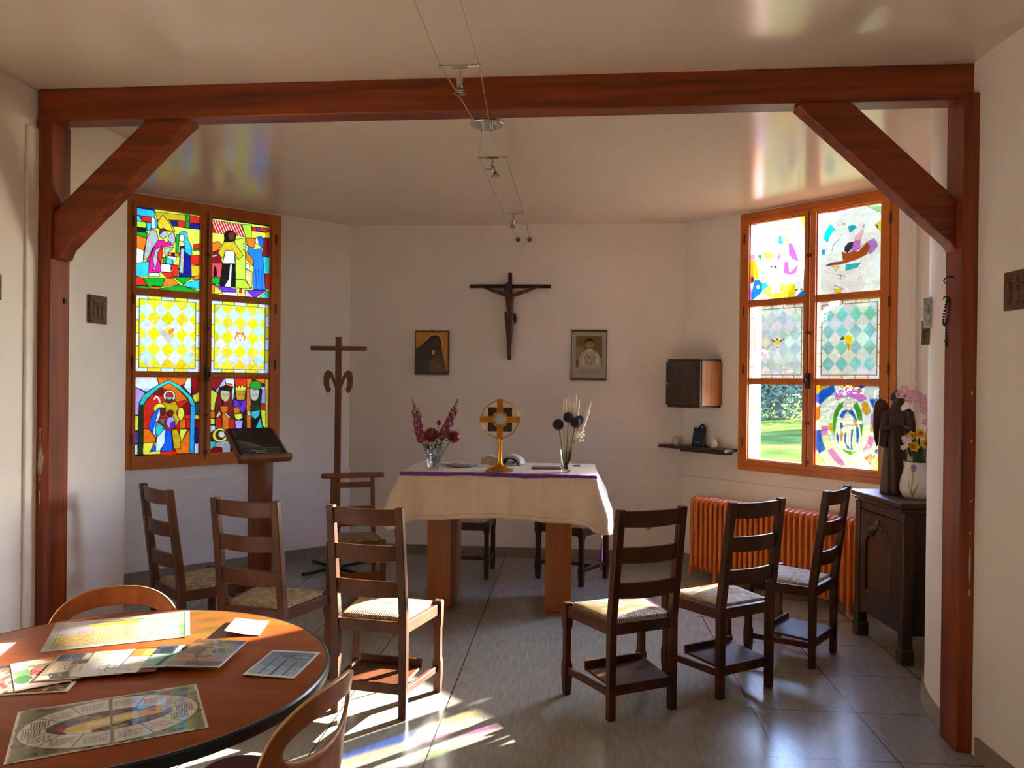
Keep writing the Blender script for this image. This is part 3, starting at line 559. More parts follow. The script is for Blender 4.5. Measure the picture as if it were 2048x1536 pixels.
# ------------------------------------------------------------------ timber frame across the room
tf = thing('timber_frame', 'reddish-brown timber frame of two posts, ceiling beam and two diagonal braces', 'timber frame', (-0.45, 3.68, 0))
T0 = Vector((-0.45, 3.68, 0))
def tl(p): return Vector(p) - T0
M().beam(tl((-2.67, 3.737, 2.947)), tl((1.8, 3.648, 2.947)), 0.115, 0.158).obj('beam', TIMBER, tf, bevel=0.006)
M().bb(*(a for a in (-2.72 + 0.45, -2.602 + 0.45, 0.0, 0.155, 0, 2.88))).obj('post', TIMBERV, tf, bevel=0.007)
m = M(); m.bb(1.682 + 0.45, 1.80 + 0.45, -0.14, 0.022, 0, 2.88); m.obj('post', TIMBERV, tf, bevel=0.007)
fL = lambda u, v, d: (u + 0.45, 3.702 + d - 3.68, v); fR = lambda u, v, d: (u + 0.45, 3.602 + d - 3.68, v)
M().prism([(-2.126, 2.875), (-1.905, 2.875), (-1.90, 2.862), (-1.945, 2.825), (-2.545, 2.24), (-2.565, 2.19), (-2.605, 2.185), (-2.605, 2.42)], fL, 0.0, 0.10).obj('brace', TIMBER, tf, bevel=0.006)
M().prism([(1.012, 2.875), (0.99, 2.855), (1.66, 2.235), (1.69, 2.19), (1.70, 2.19), (1.70, 2.415), (1.245, 2.85), (1.215, 2.875)], fR, 0.0, 0.09).obj('brace', TIMBER, tf, bevel=0.006)
# pegs and chipped plaster patches on the posts
M().box(tl((-2.600, 3.79, 1.985)), (0.01, 0.016, 0.028)).obj('peg_hole', BLACKM, tf)
BARE = mat('bare_plaster', (205, 190, 165), 0.8)
for z, h, w in ((1.335, 0.016, 0.012), (1.295, 0.075, 0.006), (1.255, 0.06, 0.010), (1.19, 0.17, 0.030), (1.12, 0.06, 0.008), (1.09, 0.04, 0.006), (0.995, 0.07, 0.010)):
    pts = [(w / 2 * math.cos(t) * random.uniform(0.6, 1.3), h / 2 * math.sin(t) * random.uniform(0.75, 1.2)) for t in [2 * PI * i / 9 for i in range(9)]]
    M().prism(pts, lambda u, v, d: tl((-2.645 + u, 3.6785 + d, z + v)), 0, 0.004).obj('chipped_patch', BARE, tf, smooth=0)
for z, h in ((1.57, 0.02), (1.36, 0.012), (1.1, 0.01), (0.96, 0.012), (0.82, 0.16), (0.7, 0.03)):
    M().prism([(0.004 * math.cos(t), h / 2 * math.sin(t)) for t in [2 * PI * i / 7 for i in range(7)]], lambda u, v, d: tl((1.728 + u, 3.5385 + d, z + v)), 0, 0.004).obj('chipped_patch', BARE, tf, smooth=0)

# ------------------------------------------------------------------ cable spotlights
cx = -0.468; CW = 0.078
tr = thing('cable_light_canopy', 'round chrome canopy on the ceiling behind the beam feeding the cable lights', 'light canopy', (cx + 0.02, 3.875, H))
M().lathe([(0, 0), (0.083, 0), (0.083, -0.146), (0.08, -0.15), (0, -0.15)], 40).obj('canopy', CHROME, tr)
for s in (-1, 1): M().tube([(s * 0.023, 0, -0.148), (s * 0.023, 0, -0.182)], 0.006, 8).obj('cable_clamp', CHROME, tr)
def zc(y): return 2.845 + (y - 3.875) * 0.0129 if y > 3.875 else 2.845 + (3.875 - y) * 0.018
CABLE = mat('steel_cable', (168, 158, 142), 0.35, metal=0.7)
ys = [-3.2, 3.09, 3.875, 4.335, 5.885, 7.06]; hw = [CW, CW, 0.023, CW, CW, 0.052]
for s, nm in ((-1, 'left'), (1, 'right')):
    pts = [(cx + s * w_ + (0.02 if y == 3.875 else 0), y, zc(y) - (0.012 if y == 3.875 else 0)) for y, w_ in zip(ys, hw)]
    tag(M().tube(pts, 0.0022, 6).obj('light_cable', CABLE), 'thin steel light cable on the %s of the ceiling pair' % nm, 'cable')
    an = thing('cable_anchor', 'small round steel wall anchor holding the %s light cable' % nm, 'anchor', (cx + s * 0.052, 7.062, 2.886))
    R = Matrix.Rotation(PI / 2, 3, 'X')
    M().lathe([(0, 0), (0.021, 0), (0.021, 0.012), (0.016, 0.018), (0, 0.018)], 20, R=R).obj('anchor_disc', mat('grey_steel', (120, 112, 102), 0.35, metal=0.8), an)
    M().lathe([(0, 0.018), (0.006, 0.018), (0.006, 0.03), (0, 0.03)], 10, R=R).obj('anchor_screw', CHROME, an)
GLOBE = glassmat('lamp_glass')
FROST = mat('frosted_lens', (225, 222, 214), 0.25)
def spot(y, dirv, label, knob):
    t = thing('cable_spotlight', label, 'spotlight', (cx, y, zc(y)), 0, 'spotlights on the ceiling cables')
    M().tube([(-CW - 0.008, 0, 0), (CW + 0.008, 0, 0)], 0.005, 8).box((0, 0, -0.004), (0.06, 0.016, 0.012)).sph((-CW, 0, 0), 0.009, 10, 6).sph((CW, 0, 0), 0.009, 10, 6).obj('crossbar', CHROME, t)
    M().tube([(0, 0, -0.004), (0, 0, -0.045)], 0.006, 10).obj('stem', CHROME, t)
    d = Vector(dirv).normalized(); R = Vector((0, 0, -1)).rotation_difference(d).to_matrix()
    c = Vector((0, 0, -0.042))
    M().lathe([(0, 0.004), (0.011, 0.003), (0.0125, -0.006), (0.0125, -0.042), (0.0105, -0.046), (0, -0.046)], 16, c, R).obj('lamp_body', CHROME, t)
    M().lathe([(0.0105, -0.043), (0.0125, -0.05), (0.0205, -0.066), (0.025, -0.069), (0.0235, -0.071), (0.018, -0.065), (0.0105, -0.047)], 20, c, R).obj('glass_shade', GLOBE, t)
    M().lathe([(0, -0.046), (0.0095, -0.047), (0.016, -0.062), (0, -0.064)], 16, c, R).obj('lamp_bulb', FROST, t)
    if knob: M().tube([c + R @ Vector((0, 0, -0.02)), c + R @ Vector((0, 0, -0.02)) + Vector(knob)], 0.0028, 6).obj('tilt_handle', CHROME, t)
spot(3.09, (0, 0.02, -1), 'cable spotlight nearest the camera, hanging straight down before the beam', None)
spot(4.335, (0.28, 0.0, -1), 'tilted cable spotlight just behind the beam, with a side handle', (-0.045, 0, -0.008))
spot(5.885, (-0.16, 0.0, -1), 'small cable spotlight farthest away, near the back wall', (0.05, 0, 0.0))

# ------------------------------------------------------------------ heating pipe in the corner beside the right window
PW = Matrix.Rotation(math.radians(135), 3, 'Z')
def rw(s, d, z): return Vector((BR[0] + s * S2 - d * S2, BR[1] - s * S2 - d * S2, z))
m = M(); p = rw(1.975, 0.035, 0)
m.tube([(p.x, p.y, 0), (p.x, p.y, 2.2), (p.x, p.y, H)], 0.014, 14)
for z in (0.4, 1.6, 2.72): m.lathe([(0.014, 0), (0.02, 0.004), (0.02, 0.02), (0.014, 0.024)], 14, (p.x, p.y, z))
tag(m.obj('heating_pipe', WALL), 'white painted vertical pipe in the corner right of the right window', 'pipe')

# ------------------------------------------------------------------ things on the walls
def relief(name, label, cat, loc, rz, w, h, t, m1, kind):
    th = thing(name, label, cat, loc, rz)                      # local: x along wall, -y out of the wall
    M().bb(-w / 2, w / 2, -t, 0, -h / 2, h / 2).obj('plaque_board', m1, th, bevel=0.003)
    m = M(); e = 0.006
    r = random.Random(label)
    if kind == 'silver':
        m.prism([(w * 0.4 * math.cos(a), (h * 0.12 if a > 0 and a < PI else 0) + (h * 0.3 * math.sin(a))) for a in [2 * PI * i / 24 for i in range(24)]], lambda u, v, d: (u, -t - d, v), 0, 0.004)
        m.sph((0, -t - 0.004, h * 0.2), (w * 0.13, 0.008, w * 0.15)).sph((0, -t - 0.004, -h * 0.05), (w * 0.2, 0.008, h * 0.2)).bb(-w * 0.4, w * 0.4, -t - 0.006, -t, -h * 0.44, -h * 0.36)
    else:
        for i in range(3):
            x = (i - 1) * w * 0.25 + r.uniform(-0.006, 0.006)
            m.sph((x, -t - 0.002, h * r.uniform(0.12, 0.25)), (w * 0.09, e, w * 0.10)).sph((x, -t - 0.002, -h * 0.1), (w * 0.12, e, h * 0.26))
        m.beam((-w * 0.4, -t - 0.002, h * 0.34), (w * 0.4, -t - 0.002, h * 0.05), 0.006, 0.012)
        m.bb(-w * 0.44, w * 0.44, -t - 0.004, -t + 0.001, -h * 0.46, -h * 0.4)
    m.obj('relief', m1, th)
    return th
TERRA = mat('terracotta', (112, 72, 46), 0.6, (84, 52, 34), (30, 30, 30))
relief('relief_plaque', 'small brown relief plaque on the left wall between post and window', 'plaque', (-2.68, 4.175, 1.977), math.radians(90), 0.155, 0.155, 0.02, TERRA, 'r')
relief('relief_plaque', 'brown relief plaque cut by the left edge of the photo', 'plaque', (-2.68, 3.375, 2.011), math.radians(90), 0.11, 0.12, 0.02, TERRA, 'r')
relief('relief_plaque', 'brown relief plaque on the near right wall at the photo edge', 'plaque', (1.764, 3.245, 1.985), math.radians(-87), 0.16, 0.155, 0.02, TERRA, 'r')
SILV = mat('hammered_silver', (190, 192, 190), 0.3, (150, 152, 150), (40, 40, 40), metal=0.85)
relief('silver_plaque', 'arched silver relief plaque on the rounded wall beside the right post', 'plaque', (1.777, 4.045, 1.965), math.radians(-72), 0.075, 0.155, 0.018, SILV, 'silver')
OLIVE = mat('olive_bronze', (118, 100, 66), 0.55, (92, 78, 50), (30, 30, 30))
relief('bronze_plaque', 'olive bronze plaque just below and left of the silver plaque', 'plaque', (1.792, 4.10, 1.87), math.radians(-70), 0.075, 0.125, 0.016, OLIVE, 'r')
hk = M(); hk.tube([(1.682, 3.62, 2.085), (1.660, 3.62, 2.088), (1.645, 3.62, 2.08), (1.640, 3.62, 2.068), (1.646, 3.62, 2.058), (1.656, 3.62, 2.062)], 0.003, 6)
tag(hk.obj('wall_hook', BLACKM), 'small bent wire hook on the inner face of the right post', 'hook')
rs = thing('hanging_rosary', 'dark bead rosary hanging below the hook on the right post', 'rosary', (1.672, 3.66, 1.99))
m = M()
for i in range(26):
    a = 2 * PI * i / 26; m.sph((0.008 * math.cos(a), 0.022 * math.sin(a), -0.055 + 0.06 * math.cos(a)), 0.0055, 8, 6)
for i in range(4): m.sph((0, 0, -0.125 - i * 0.013), 0.005, 8, 6)
m.obj('beads', BLACKM, rs)
M().bb(-0.003, 0.003, -0.004, 0.004, -0.215, -0.17).bb(-0.003, 0.003, -0.015, 0.015, -0.19, -0.182).obj('cross_pendant', BLACKM, rs)
M().tube([(0.01, 0, 0.01), (-0.012, 0, 0.012), (-0.014, 0, 0.0)], 0.003, 6).obj('peg', BLACKM, rs)

# crucifix
cr = thing('crucifix', 'dark wooden crucifix with a carved figure on the back wall', 'crucifix', (-0.588, 7.062, 1.793))
CRW = mat('ebony_wood', (40, 24, 18), 0.45, (28, 16, 12), (20, 20, 3)); CORP = mat('carved_walnut', (92, 54, 30), 0.38, (68, 38, 22), (25, 25, 25))
m = M().bb(-0.017, 0.017, -0.026, 0, 0, 0.79); m.obj('upright', CRW, cr, bevel=0.002)
M().bb(-0.37, 0.37, -0.024, 0, 0.652, 0.684).obj('crossbar', CRW, cr, bevel=0.002)
def cap(m, a, b, ra, rb, n=10):
    a, b = Vector(a), Vector(b); m.tube([a, b], [ra, rb], n); m.sph(a, ra, n, 6); m.sph(b, rb, n, 6)
def corpus():
    m = M(); y = -0.05
    sh = 0.588
    cap(m, (-0.036, y, sh), (0.036, y, sh), 0.02, 0.02)                      # shoulders
    m.sph((0, y - 0.004, 0.555), (0.042, 0.028, 0.05)).sph((0.002, y - 0.002, 0.505), (0.036, 0.025, 0.05)).sph((0.003, y, 0.455), (0.031, 0.023, 0.05)).sph((0.002, y, 0.41), (0.037, 0.026, 0.036))
    for s in (-1, 1):
        m.sph((s * 0.018, y - 0.022, 0.568), (0.018, 0.010, 0.014))           # chest
        el = (s * 0.15, -0.048, 0.622); wr = (s * 0.235, -0.036, 0.655)
        cap(m, (s * 0.044, y, sh), el, 0.020, 0.015); cap(m, el, wr, 0.016, 0.010)
        m.sph((s * 0.253, -0.034, 0.662), (0.015, 0.006, 0.010))
        for k in range(4): cap(m, (s * 0.262, -0.034, 0.668 - k * 0.0045), (s * (0.283 - 0.003 * abs(k - 1)), -0.041, 0.668 - k * 0.005), 0.0028, 0.0022, 6)
        cap(m, (s * 0.248, -0.036, 0.67), (s * 0.258, -0.042, 0.682), 0.003, 0.0024, 6)
        kn = (s * 0.012 + 0.003, -0.075, 0.225); an = (s * 0.008, -0.042, 0.085)
        cap(m, (s * 0.019, y, 0.395), kn, 0.025, 0.0165); m.sph((kn[0], kn[1] - 0.004, kn[2]), 0.016)
        cap(m, (kn[0], kn[1] + 0.004, kn[2] - 0.01), an, 0.016, 0.009); m.sph((kn[0], kn[1] + 0.014, kn[2] - 0.05), (0.014, 0.014, 0.035))
        cap(m, an, (s * 0.007, -0.062, 0.045), 0.010, 0.008)
    cap(m, (0, y, 0.6), (-0.006, y - 0.012, 0.64), 0.015, 0.014)                # neck
    m.sph((-0.012, y - 0.022, 0.662), (0.023, 0.026, 0.031)).sph((-0.014, y - 0.048, 0.655), (0.004, 0.006, 0.008)).sph((-0.014, y - 0.036, 0.634), (0.014, 0.014, 0.014))
    o = m.obj('figure_body', CORP, cr, smooth=180)
    rm = o.modifiers.new('fuse', 'REMESH'); rm.mode = 'VOXEL'; rm.voxel_size = 0.0022; rm.use_smooth_shade = True
    sm = o.modifiers.new('soft', 'SMOOTH'); sm.iterations = 4; sm.factor = 0.5
    h = M().sph((-0.012, y - 0.012, 0.668), (0.028, 0.027, 0.032))
    for s in (-1, 1): h.tube([(-0.012 + s * 0.022, y - 0.015, 0.665), (-0.01 + s * 0.03, y - 0.012, 0.63), (-0.008 + s * 0.03, y - 0.01, 0.605)], [0.010, 0.009, 0.005], 8)
    h.obj('hair', CRW, cr, smooth=60)
    lc = M(); lc.grid(lambda u, v: (0.002 + (0.044 - 0.004 * v + 0.002 * math.sin(9 * u * 2 * PI + v * 5)) * math.cos(2 * PI * u), y + (0.034 + 0.002 * math.sin(9 * u * 2 * PI + v * 5)) * math.sin(2 * PI * u), 0.425 - 0.075 * v - 0.01 * math.cos(2 * PI * u)), 48, 10, True)
    lc.tube([(0.044, y, 0.42), (0.054, y - 0.004, 0.39), (0.056, y - 0.002, 0.35), (0.052, y, 0.325)], [0.009, 0.011, 0.010, 0.003], 8)
    lc.tube([(-0.04, y - 0.016, 0.405), (0, y - 0.038, 0.392), (0.042, y - 0.014, 0.412)], 0.006, 8)
    solidify(lc.obj('loincloth', CORP, cr, smooth=60), 0.003)
corpus()

PRINT = printmat('printed_paper', 0.45); GLOSSP = printmat('glossy_print', 0.22, 0.3)
# icon
ic = thing('icon_panel', 'icon of a dark veiled figure and child on gold, left of the crucifix', 'icon', (-1.298, 7.062, 1.853))
M().bb(-0.157, 0.157, -0.02, 0, -0.2, 0.2).obj('icon_board', CRW, ic, bevel=0.002)
a = Art(120, 154, (202, 138, 50))
for i in range(24): a.e((186, 122, 40), random.random(), random.random() * 0.4, 0.03, 0.012, lead=False)
a.e((226, 170, 74), .58, .26, .26, .2).p((44, 24, 16), (.0, .42), (.18, .33), (.36, .2), (.46, .12), (.62, .09), (.74, .14), (.79, .24), (.78, .42), (.84, .56), (.9, .8), (.98, 1), (0, 1))
a.e((74, 42, 26), .60, .27, .13, .12).e((36, 20, 14), .55, .245, .03, .01).e((36, 20, 14), .68, .245, .03, .01).e((84, 48, 30), .7, .43, .10, .08).e((30, 18, 12), .69, .375, .11, .05)
a.p((216, 176, 128), (.5, .47), (.56, .43), (.6, .46), (.57, .56), (.52, .55)).p((96, 66, 40), (.42, .68), (.55, .6), (.75, .55), (.88, .68), (.92, .9), (.8, .97), (.5, .97), (.4, .85))
for i in range(26):
    x, y = .45 + .45 * random.random(), .62 + .32 * random.random(); a.l((150, 110, 62), 0.012, (x, y), (x + .05, y + .04 * random.uniform(-1, 1)))
for i in range(4): a.l((28, 16, 12), 0.02, (.72 + .04 * i, .7 + .03 * i), (.84 + .03 * i, .66 + .05 * i))
a.p((52, 26, 16), (.1, .9), (.45, .95), (1, .97), (1, 1), (0, 1)).l((58, 30, 18), 0.03, (.01, .01), (.99, .01), (.99, .99), (.01, .99), (.01, .01))
painted('icon_painting', a, lambda u, v: (-0.153 + 0.306 * u, -0.0212, 0.196 - 0.392 * v), printmat('icon_tempera', 0.35, 0.2), ic)
M().tube([(-0.01, -0.005, 0.2), (0, -0.005, 0.212), (0.01, -0.005, 0.2)], 0.0025, 6).obj('hanging_loop', BRASS, ic)
# framed photograph
fp = thing('framed_photograph', 'glazed photo of a person in pale robes, right of the crucifix', 'photograph', (0.132, 7.062, 1.842))
M().bb(-0.155, 0.155, -0.014, 0, -0.22, 0.22).obj('backing_board', mat('mount_grey', (168, 158, 142), 0.6), fp)
M().bb(-0.158, 0.158, -0.022, 0, 0.212, 0.224).bb(-0.158, 0.158, -0.022, 0, -0.224, -0.208).bb(-0.158, -0.154, -0.018, 0, -0.21, 0.212).bb(0.154, 0.158, -0.018, 0, -0.21, 0.212).obj('picture_frame', CRW, fp)
a = Art(100, 142, (176, 166, 150))
a.r((120, 102, 58), .12, .09, .88, .76).r((150, 132, 84), .12, .32, .34, .6).p((186, 180, 158), (.3, .44), (.42, .38), (.6, .38), (.74, .44), (.84, .56), (.86, .76), (.2, .76), (.22, .56)).e((168, 128, 96), .51, .27, .125, .125).p((46, 36, 28), (.37, .26), (.38, .18), (.46, .145), (.57, .145), (.64, .18), (.65, .26), (.6, .2), (.44, .2))
a.e((60, 40, 30), .46, .255, .025, .008).e((60, 40, 30), .57, .255, .025, .008).l((110, 70, 55), .012, (.515, .26), (.52, .3)).l((110, 60, 50), .014, (.47, .335), (.57, .335))
for i in range(30): x = .28 + .5 * random.random(); a.l((220, 214, 196) if i % 2 else (112, 104, 78), .012, (x, .46 + .1 * random.random()), (x + random.uniform(-.04, .04), .7))
a.e((150, 110, 84), .5, .66, .07, .03).e((228, 214, 180), .52, .395, .06, .022).p((200, 170, 150), (.45, .6), (.5, .56), (.56, .6), (.54, .68), (.47, .68))
a.text((110, 100, 88), .2, .79, .84, .9, 3, .01)
painted('photo_print', a, lambda u, v: (-0.153 + 0.306 * u, -0.0152, 0.21 - 0.42 * v), GLOSSP, fp)

# wall socket, plug wire and the white cap on the plinth
so = thing('wall_socket', 'square white wall socket low on the back wall by the radiator', 'socket', (0.68, 7.06, 0.3))
M().bb(-0.042, 0.042, -0.012, 0, -0.042, 0.042).obj('socket_plate', WHITEP, so, bevel=0.004)
R = Matrix.Rotation(PI / 2, 3, 'X')
M().lathe([(0.021, 0.012), (0.021, 0.0145), (0, 0.0145)], 20, R=R).obj('socket_well', mat('socket_grey', (180, 176, 168), 0.5), so)
M().tube([(-0.008, -0.014, 0), (-0.008, -0.018, 0)], 0.004, 8).tube([(0.008, -0.014, 0), (0.008, -0.018, 0)], 0.004, 8).tube([(0, -0.014, 0.012), (0, -0.022, 0.012)], 0.003, 8).obj('socket_contact', BLACKM, so)
tag(M().tube([(0.682, 7.052, 0.258), (0.684, 7.05, 0.15), (0.684, 7.042, 0.092)], 0.004, 6).obj('socket_wire', WHITEP), 'thin white wire running down from the wall socket', 'wire')
tag(M().lathe([(0, 0), (0.02, 0), (0.017, 0.012), (0.008, 0.018), (0, 0.018)], 14, (0.684, 7.05, 0.092)).obj('wire_cap', WHITEP), 'small white cap on the plinth where the socket wire ends', 'wire cap')
# ------------------------------------------------------------------ rush seated chairs
def rushmat():
    m, nt, b = base('rush_seat'); L = nt.links.new
    tc = node(nt, 'ShaderNodeTexCoord'); sx = node(nt, 'ShaderNodeSeparateXYZ'); L(tc.outputs['Object'], sx.inputs[0])
    def mth(op, a, b_=None):
        n = node(nt, 'ShaderNodeMath', operation=op)
        for i, v in enumerate((a, b_)):
            if v is None: continue
            if isinstance(v, (int, float)): n.inputs[i].default_value = v
            else: L(v, n.inputs[i])
        return n.outputs[0]
    x, y = sx.outputs['X'], sx.outputs['Y']
    side = mth('GREATER_THAN', mth('MULTIPLY', mth('ABSOLUTE', x), 0.92), mth('ABSOLUTE', y))
    q = mth('ADD', mth('MULTIPLY', y, side), mth('MULTIPLY', x, mth('SUBTRACT', 1.0, side)))
    nz = node(nt, 'ShaderNodeTexNoise', Scale=30.0, Detail=3.0); L(tc.outputs['Object'], nz.inputs['Vector'])
    st = mth('SINE', mth('ADD', mth('MULTIPLY', q, 560.0), mth('MULTIPLY', nz.outputs['Fac'], 3.0)))
    k = mth('ADD', mth('MULTIPLY', st, 0.25), nz.outputs['Fac'])
    rp = node(nt, 'ShaderNodeValToRGB'); e = rp.color_ramp.elements
    e[0].position = 0.25; e[0].color = (*lin((112, 86, 54)), 1); e[1].position = 0.7; e[1].color = (*lin((206, 180, 132)), 1)
    L(k, rp.inputs[0]); L(rp.outputs[0], b.inputs['Base Color']); b.inputs['Roughness'].default_value = 0.6
    bp = node(nt, 'ShaderNodeBump', Strength=0.7, Distance=0.004); L(st, bp.inputs['Height']); L(bp.outputs[0], b.inputs['Normal'])
    return m
RUSH = rushmat()
def rush_mesh(wr, wf, y0, y1, z, puff=0.016):
    def fn(u, v):
        a, b = 2 * u - 1, 2 * v - 1; w = (wr + (wf - wr) * v) / 2
        e = max(abs(a), abs(b)); h = puff * (1 - e ** 5) - 0.006 * math.exp(-(abs(abs(a) - abs(b)) / 0.07) ** 2) * e * (1 - e ** 8) - 0.004 * math.exp(-(e / 0.2) ** 2)
        return (a * w, y0 + (y1 - y0) * v, z + h - (0.02 if e > 0.999 else 0))
    return M().grid(fn, 28, 28)
WR_, WF_, DD, HS, HT, RK = 0.345, 0.446, 0.355, 0.458, 1.008, 0.071
def rear_pt(s, z): return (s * WR_ / 2, -DD / 2 - (RK * (z - HS) / (HT - HS) if z > HS else 0), z)
def make_chair(name, label, group):
    t = thing(name, label, 'chair', (0, 0, 0), 0, group)
    for s in (-1, 1):
        m = M(); zs = [0, HS, HS + 0.12, HT]; w = [0.036, 0.042, 0.042, 0.036]
        vs = []
        for z, ww in zip(zs, w):
            p = rear_pt(s, z); vs += [(p[0] + i * 0.019, p[1] + j * ww / 2, z) for i, j in ((-1, -1), (1, -1), (1, 1), (-1, 1))]
        fs = [(3, 2, 1, 0), (12, 13, 14, 15)] + [(k * 4 + i, k * 4 + (i + 1) % 4, k * 4 + 4 + (i + 1) % 4, k * 4 + 4 + i) for k in range(3) for i in range(4)]
        m.add(vs, fs); m.obj('rear_leg', CHAIRWOOD, t, bevel=0.004)
        m = M(); x, y = s * WF_ / 2, DD / 2; prof = [(0, 0.017), (0.10, 0.0225), (0.155, 0.0225), (0.175, 0.018), (0.33, 0.0175), (0.355, 0.0225), (HS + 0.004, 0.0235), (HS + 0.014, 0.020)]
        vs = [(x + i * r, y + j * r, z) for z, r in prof for i, j in ((-1, -1), (1, -1), (1, 1), (-1, 1))]; n = len(prof)
        m.add(vs, [(3, 2, 1, 0), tuple(range(4 * n - 4, 4 * n))] + [(k * 4 + i, k * 4 + (i + 1) % 4, k * 4 + 4 + (i + 1) % 4, k * 4 + 4 + i) for k in range(n - 1) for i in range(4)])
        m.obj('front_leg', CHAIRWOOD, t, bevel=0.004)
        M().beam((s * (WR_ / 2 + 0.004), -DD / 2, 0.43), (s * (WF_ / 2 + 0.002), DD / 2, 0.43), 0.024, 0.055).obj('seat_rail', CHAIRWOOD, t, bevel=0.003)
        M().beam((s * WR_ / 2, -DD / 2, 0.125), (s * WF_ / 2, DD / 2, 0.125), 0.02, 0.032).obj('side_stretcher', CHAIRWOOD, t, bevel=0.003)
    M().bb(-WR_ / 2, WR_ / 2, -DD / 2 - 0.013, -DD / 2 + 0.013, 0.402, 0.458).obj('seat_rail', CHAIRWOOD, t, bevel=0.003)
    M().bb(-WF_ / 2, WF_ / 2, DD / 2 - 0.013, DD / 2 + 0.013, 0.402, 0.458).obj('seat_rail', CHAIRWOOD, t, bevel=0.003)
    rush_mesh(WR_ + 0.0, WF_ - 0.012, -DD / 2 + 0.012, DD / 2 + 0.008, 0.462).obj('rush_seat', RUSH, t, smooth=80)
    for z0, z1 in ((0.925, 1.0), (0.752, 0.827), (0.58, 0.656)):
        m = M(); n = 14; vs = []
        for i in range(n + 1):
            u = i / n; x = (u - 0.5) * (WR_ - 0.01); bow = -0.022 * math.sin(PI * u)
            zt = z1 - 0.0; zb = z0 - 0.006 * math.sin(PI * u)
            for z, dy in ((zb, 0), (zt, 0)):
                y = rear_pt(1, z)[1] + bow; vs += [(x, y - 0.009, z), (x, y + 0.009, z)]
        fs = [(0, 1, 3, 2), (4 * n, 4 * n + 2, 4 * n + 3, 4 * n + 1)]
        for i in range(n):
            a = 4 * i; b = a + 4; fs += [(a, a + 2, b + 2, b), (a + 1, b + 1, b + 3, a + 3), (a, b, b + 1, a + 1), (a + 2, a + 3, b + 3, b + 2)]
        m.add(vs, fs); m.obj('back_slat', CHAIRWOOD, t, bevel=0.003, smooth=50)
    M().bb(-WR_ / 2, WR_ / 2, -DD / 2 - 0.011, -DD / 2 + 0.011, 0.115, 0.165).obj('rear_stretcher', CHAIRWOOD, t, bevel=0.003)
    bd = M().bb(-0.165, 0.165, -DD / 2 + 0.004, 0.10, 0.144, 0.158).obj('kneeling_board', CHAIRWOOD, t, bevel=0.002)
    M().bb(-0.165, 0.165, 0.088, 0.102, 0.156, 0.19).obj('board_lip', CHAIRWOOD, bd, bevel=0.002)
    return t
G = 'rush seated chairs facing the altar'
c0 = make_chair('ladder_back_chair', 'rush seated chair nearest the altar on the right, purple light on its seat', G)
c0.location = (0.26, 3.949, 0); c0.rotation_euler.z = 0.487
dup(c0, 'rush seated chair between the two other right-hand chairs, orange light on seat', (0.802, 4.266, 0), 0.584)
dup(c0, 'rush seated chair farthest right, before the radiator and dark cabinet', (1.315, 4.753, 0), 0.933)
dup(c0, 'rush seated chair left of the altar, its seat brightly sunlit', (-0.93, 3.822, 0), -0.155)
dup(c0, 'rush seated chair in front of the lectern column, sunlit edge on its back', (-1.548, 3.945, 0), -0.216)
dup(c0, 'rush seated chair farthest left, under the left window', (-2.1, 4.256, 0), -0.681)

def make_stool(label, loc, rz):
    t = thing('wooden_stool', label, 'stool', loc, rz, 'dark stools behind the altar'); w, d = 0.42, 0.36
    for i, j in ((-1, -1), (1, -1), (1, 1), (-1, 1)):
        x, y = i * w / 2, j * d / 2; prof = [(0, 0.017), (0.12, 0.0225), (0.17, 0.018), (0.36, 0.018), (0.385, 0.0235), (0.462, 0.0235)]
        vs = [(x + a * r, y + b * r, z) for z, r in prof for a, b in ((-1, -1), (1, -1), (1, 1), (-1, 1))]; n = len(prof)
        M().add(vs, [(3, 2, 1, 0), tuple(range(4 * n - 4, 4 * n))] + [(k * 4 + q, k * 4 + (q + 1) % 4, k * 4 + 4 + (q + 1) % 4, k * 4 + 4 + q) for k in range(n - 1) for q in range(4)]).obj('leg', DARKWOOD, t, bevel=0.003)
    for s in (-1, 1):
        M().bb(-w / 2, w / 2, s * d / 2 - 0.012, s * d / 2 + 0.012, 0.39, 0.452).obj('seat_rail', DARKWOOD, t, bevel=0.003)
        M().bb(s * w / 2 - 0.012, s * w / 2 + 0.012, -d / 2, d / 2, 0.39, 0.452).obj('seat_rail', DARKWOOD, t, bevel=0.003)
        M().bb(s * w / 2 - 0.01, s * w / 2 + 0.01, -d / 2, d / 2, 0.11, 0.14).obj('side_stretcher', DARKWOOD, t, bevel=0.003)
    M().bb(-w / 2, w / 2, -0.01, 0.01, 0.11, 0.14).obj('cross_stretcher', DARKWOOD, t, bevel=0.003)
    rush_mesh(w - 0.01, w - 0.01, -d / 2, d / 2, 0.456).obj('rush_seat', RUSH, t, smooth=80)
    return t
make_stool('dark stool behind the altar, seen right of its left pedestal', (-0.89, 6.44, 0), -0.04)
make_stool('dark stool behind the altar, beside the right pedestal and tablecloth corner', (0.0, 6.37, 0), -0.59)

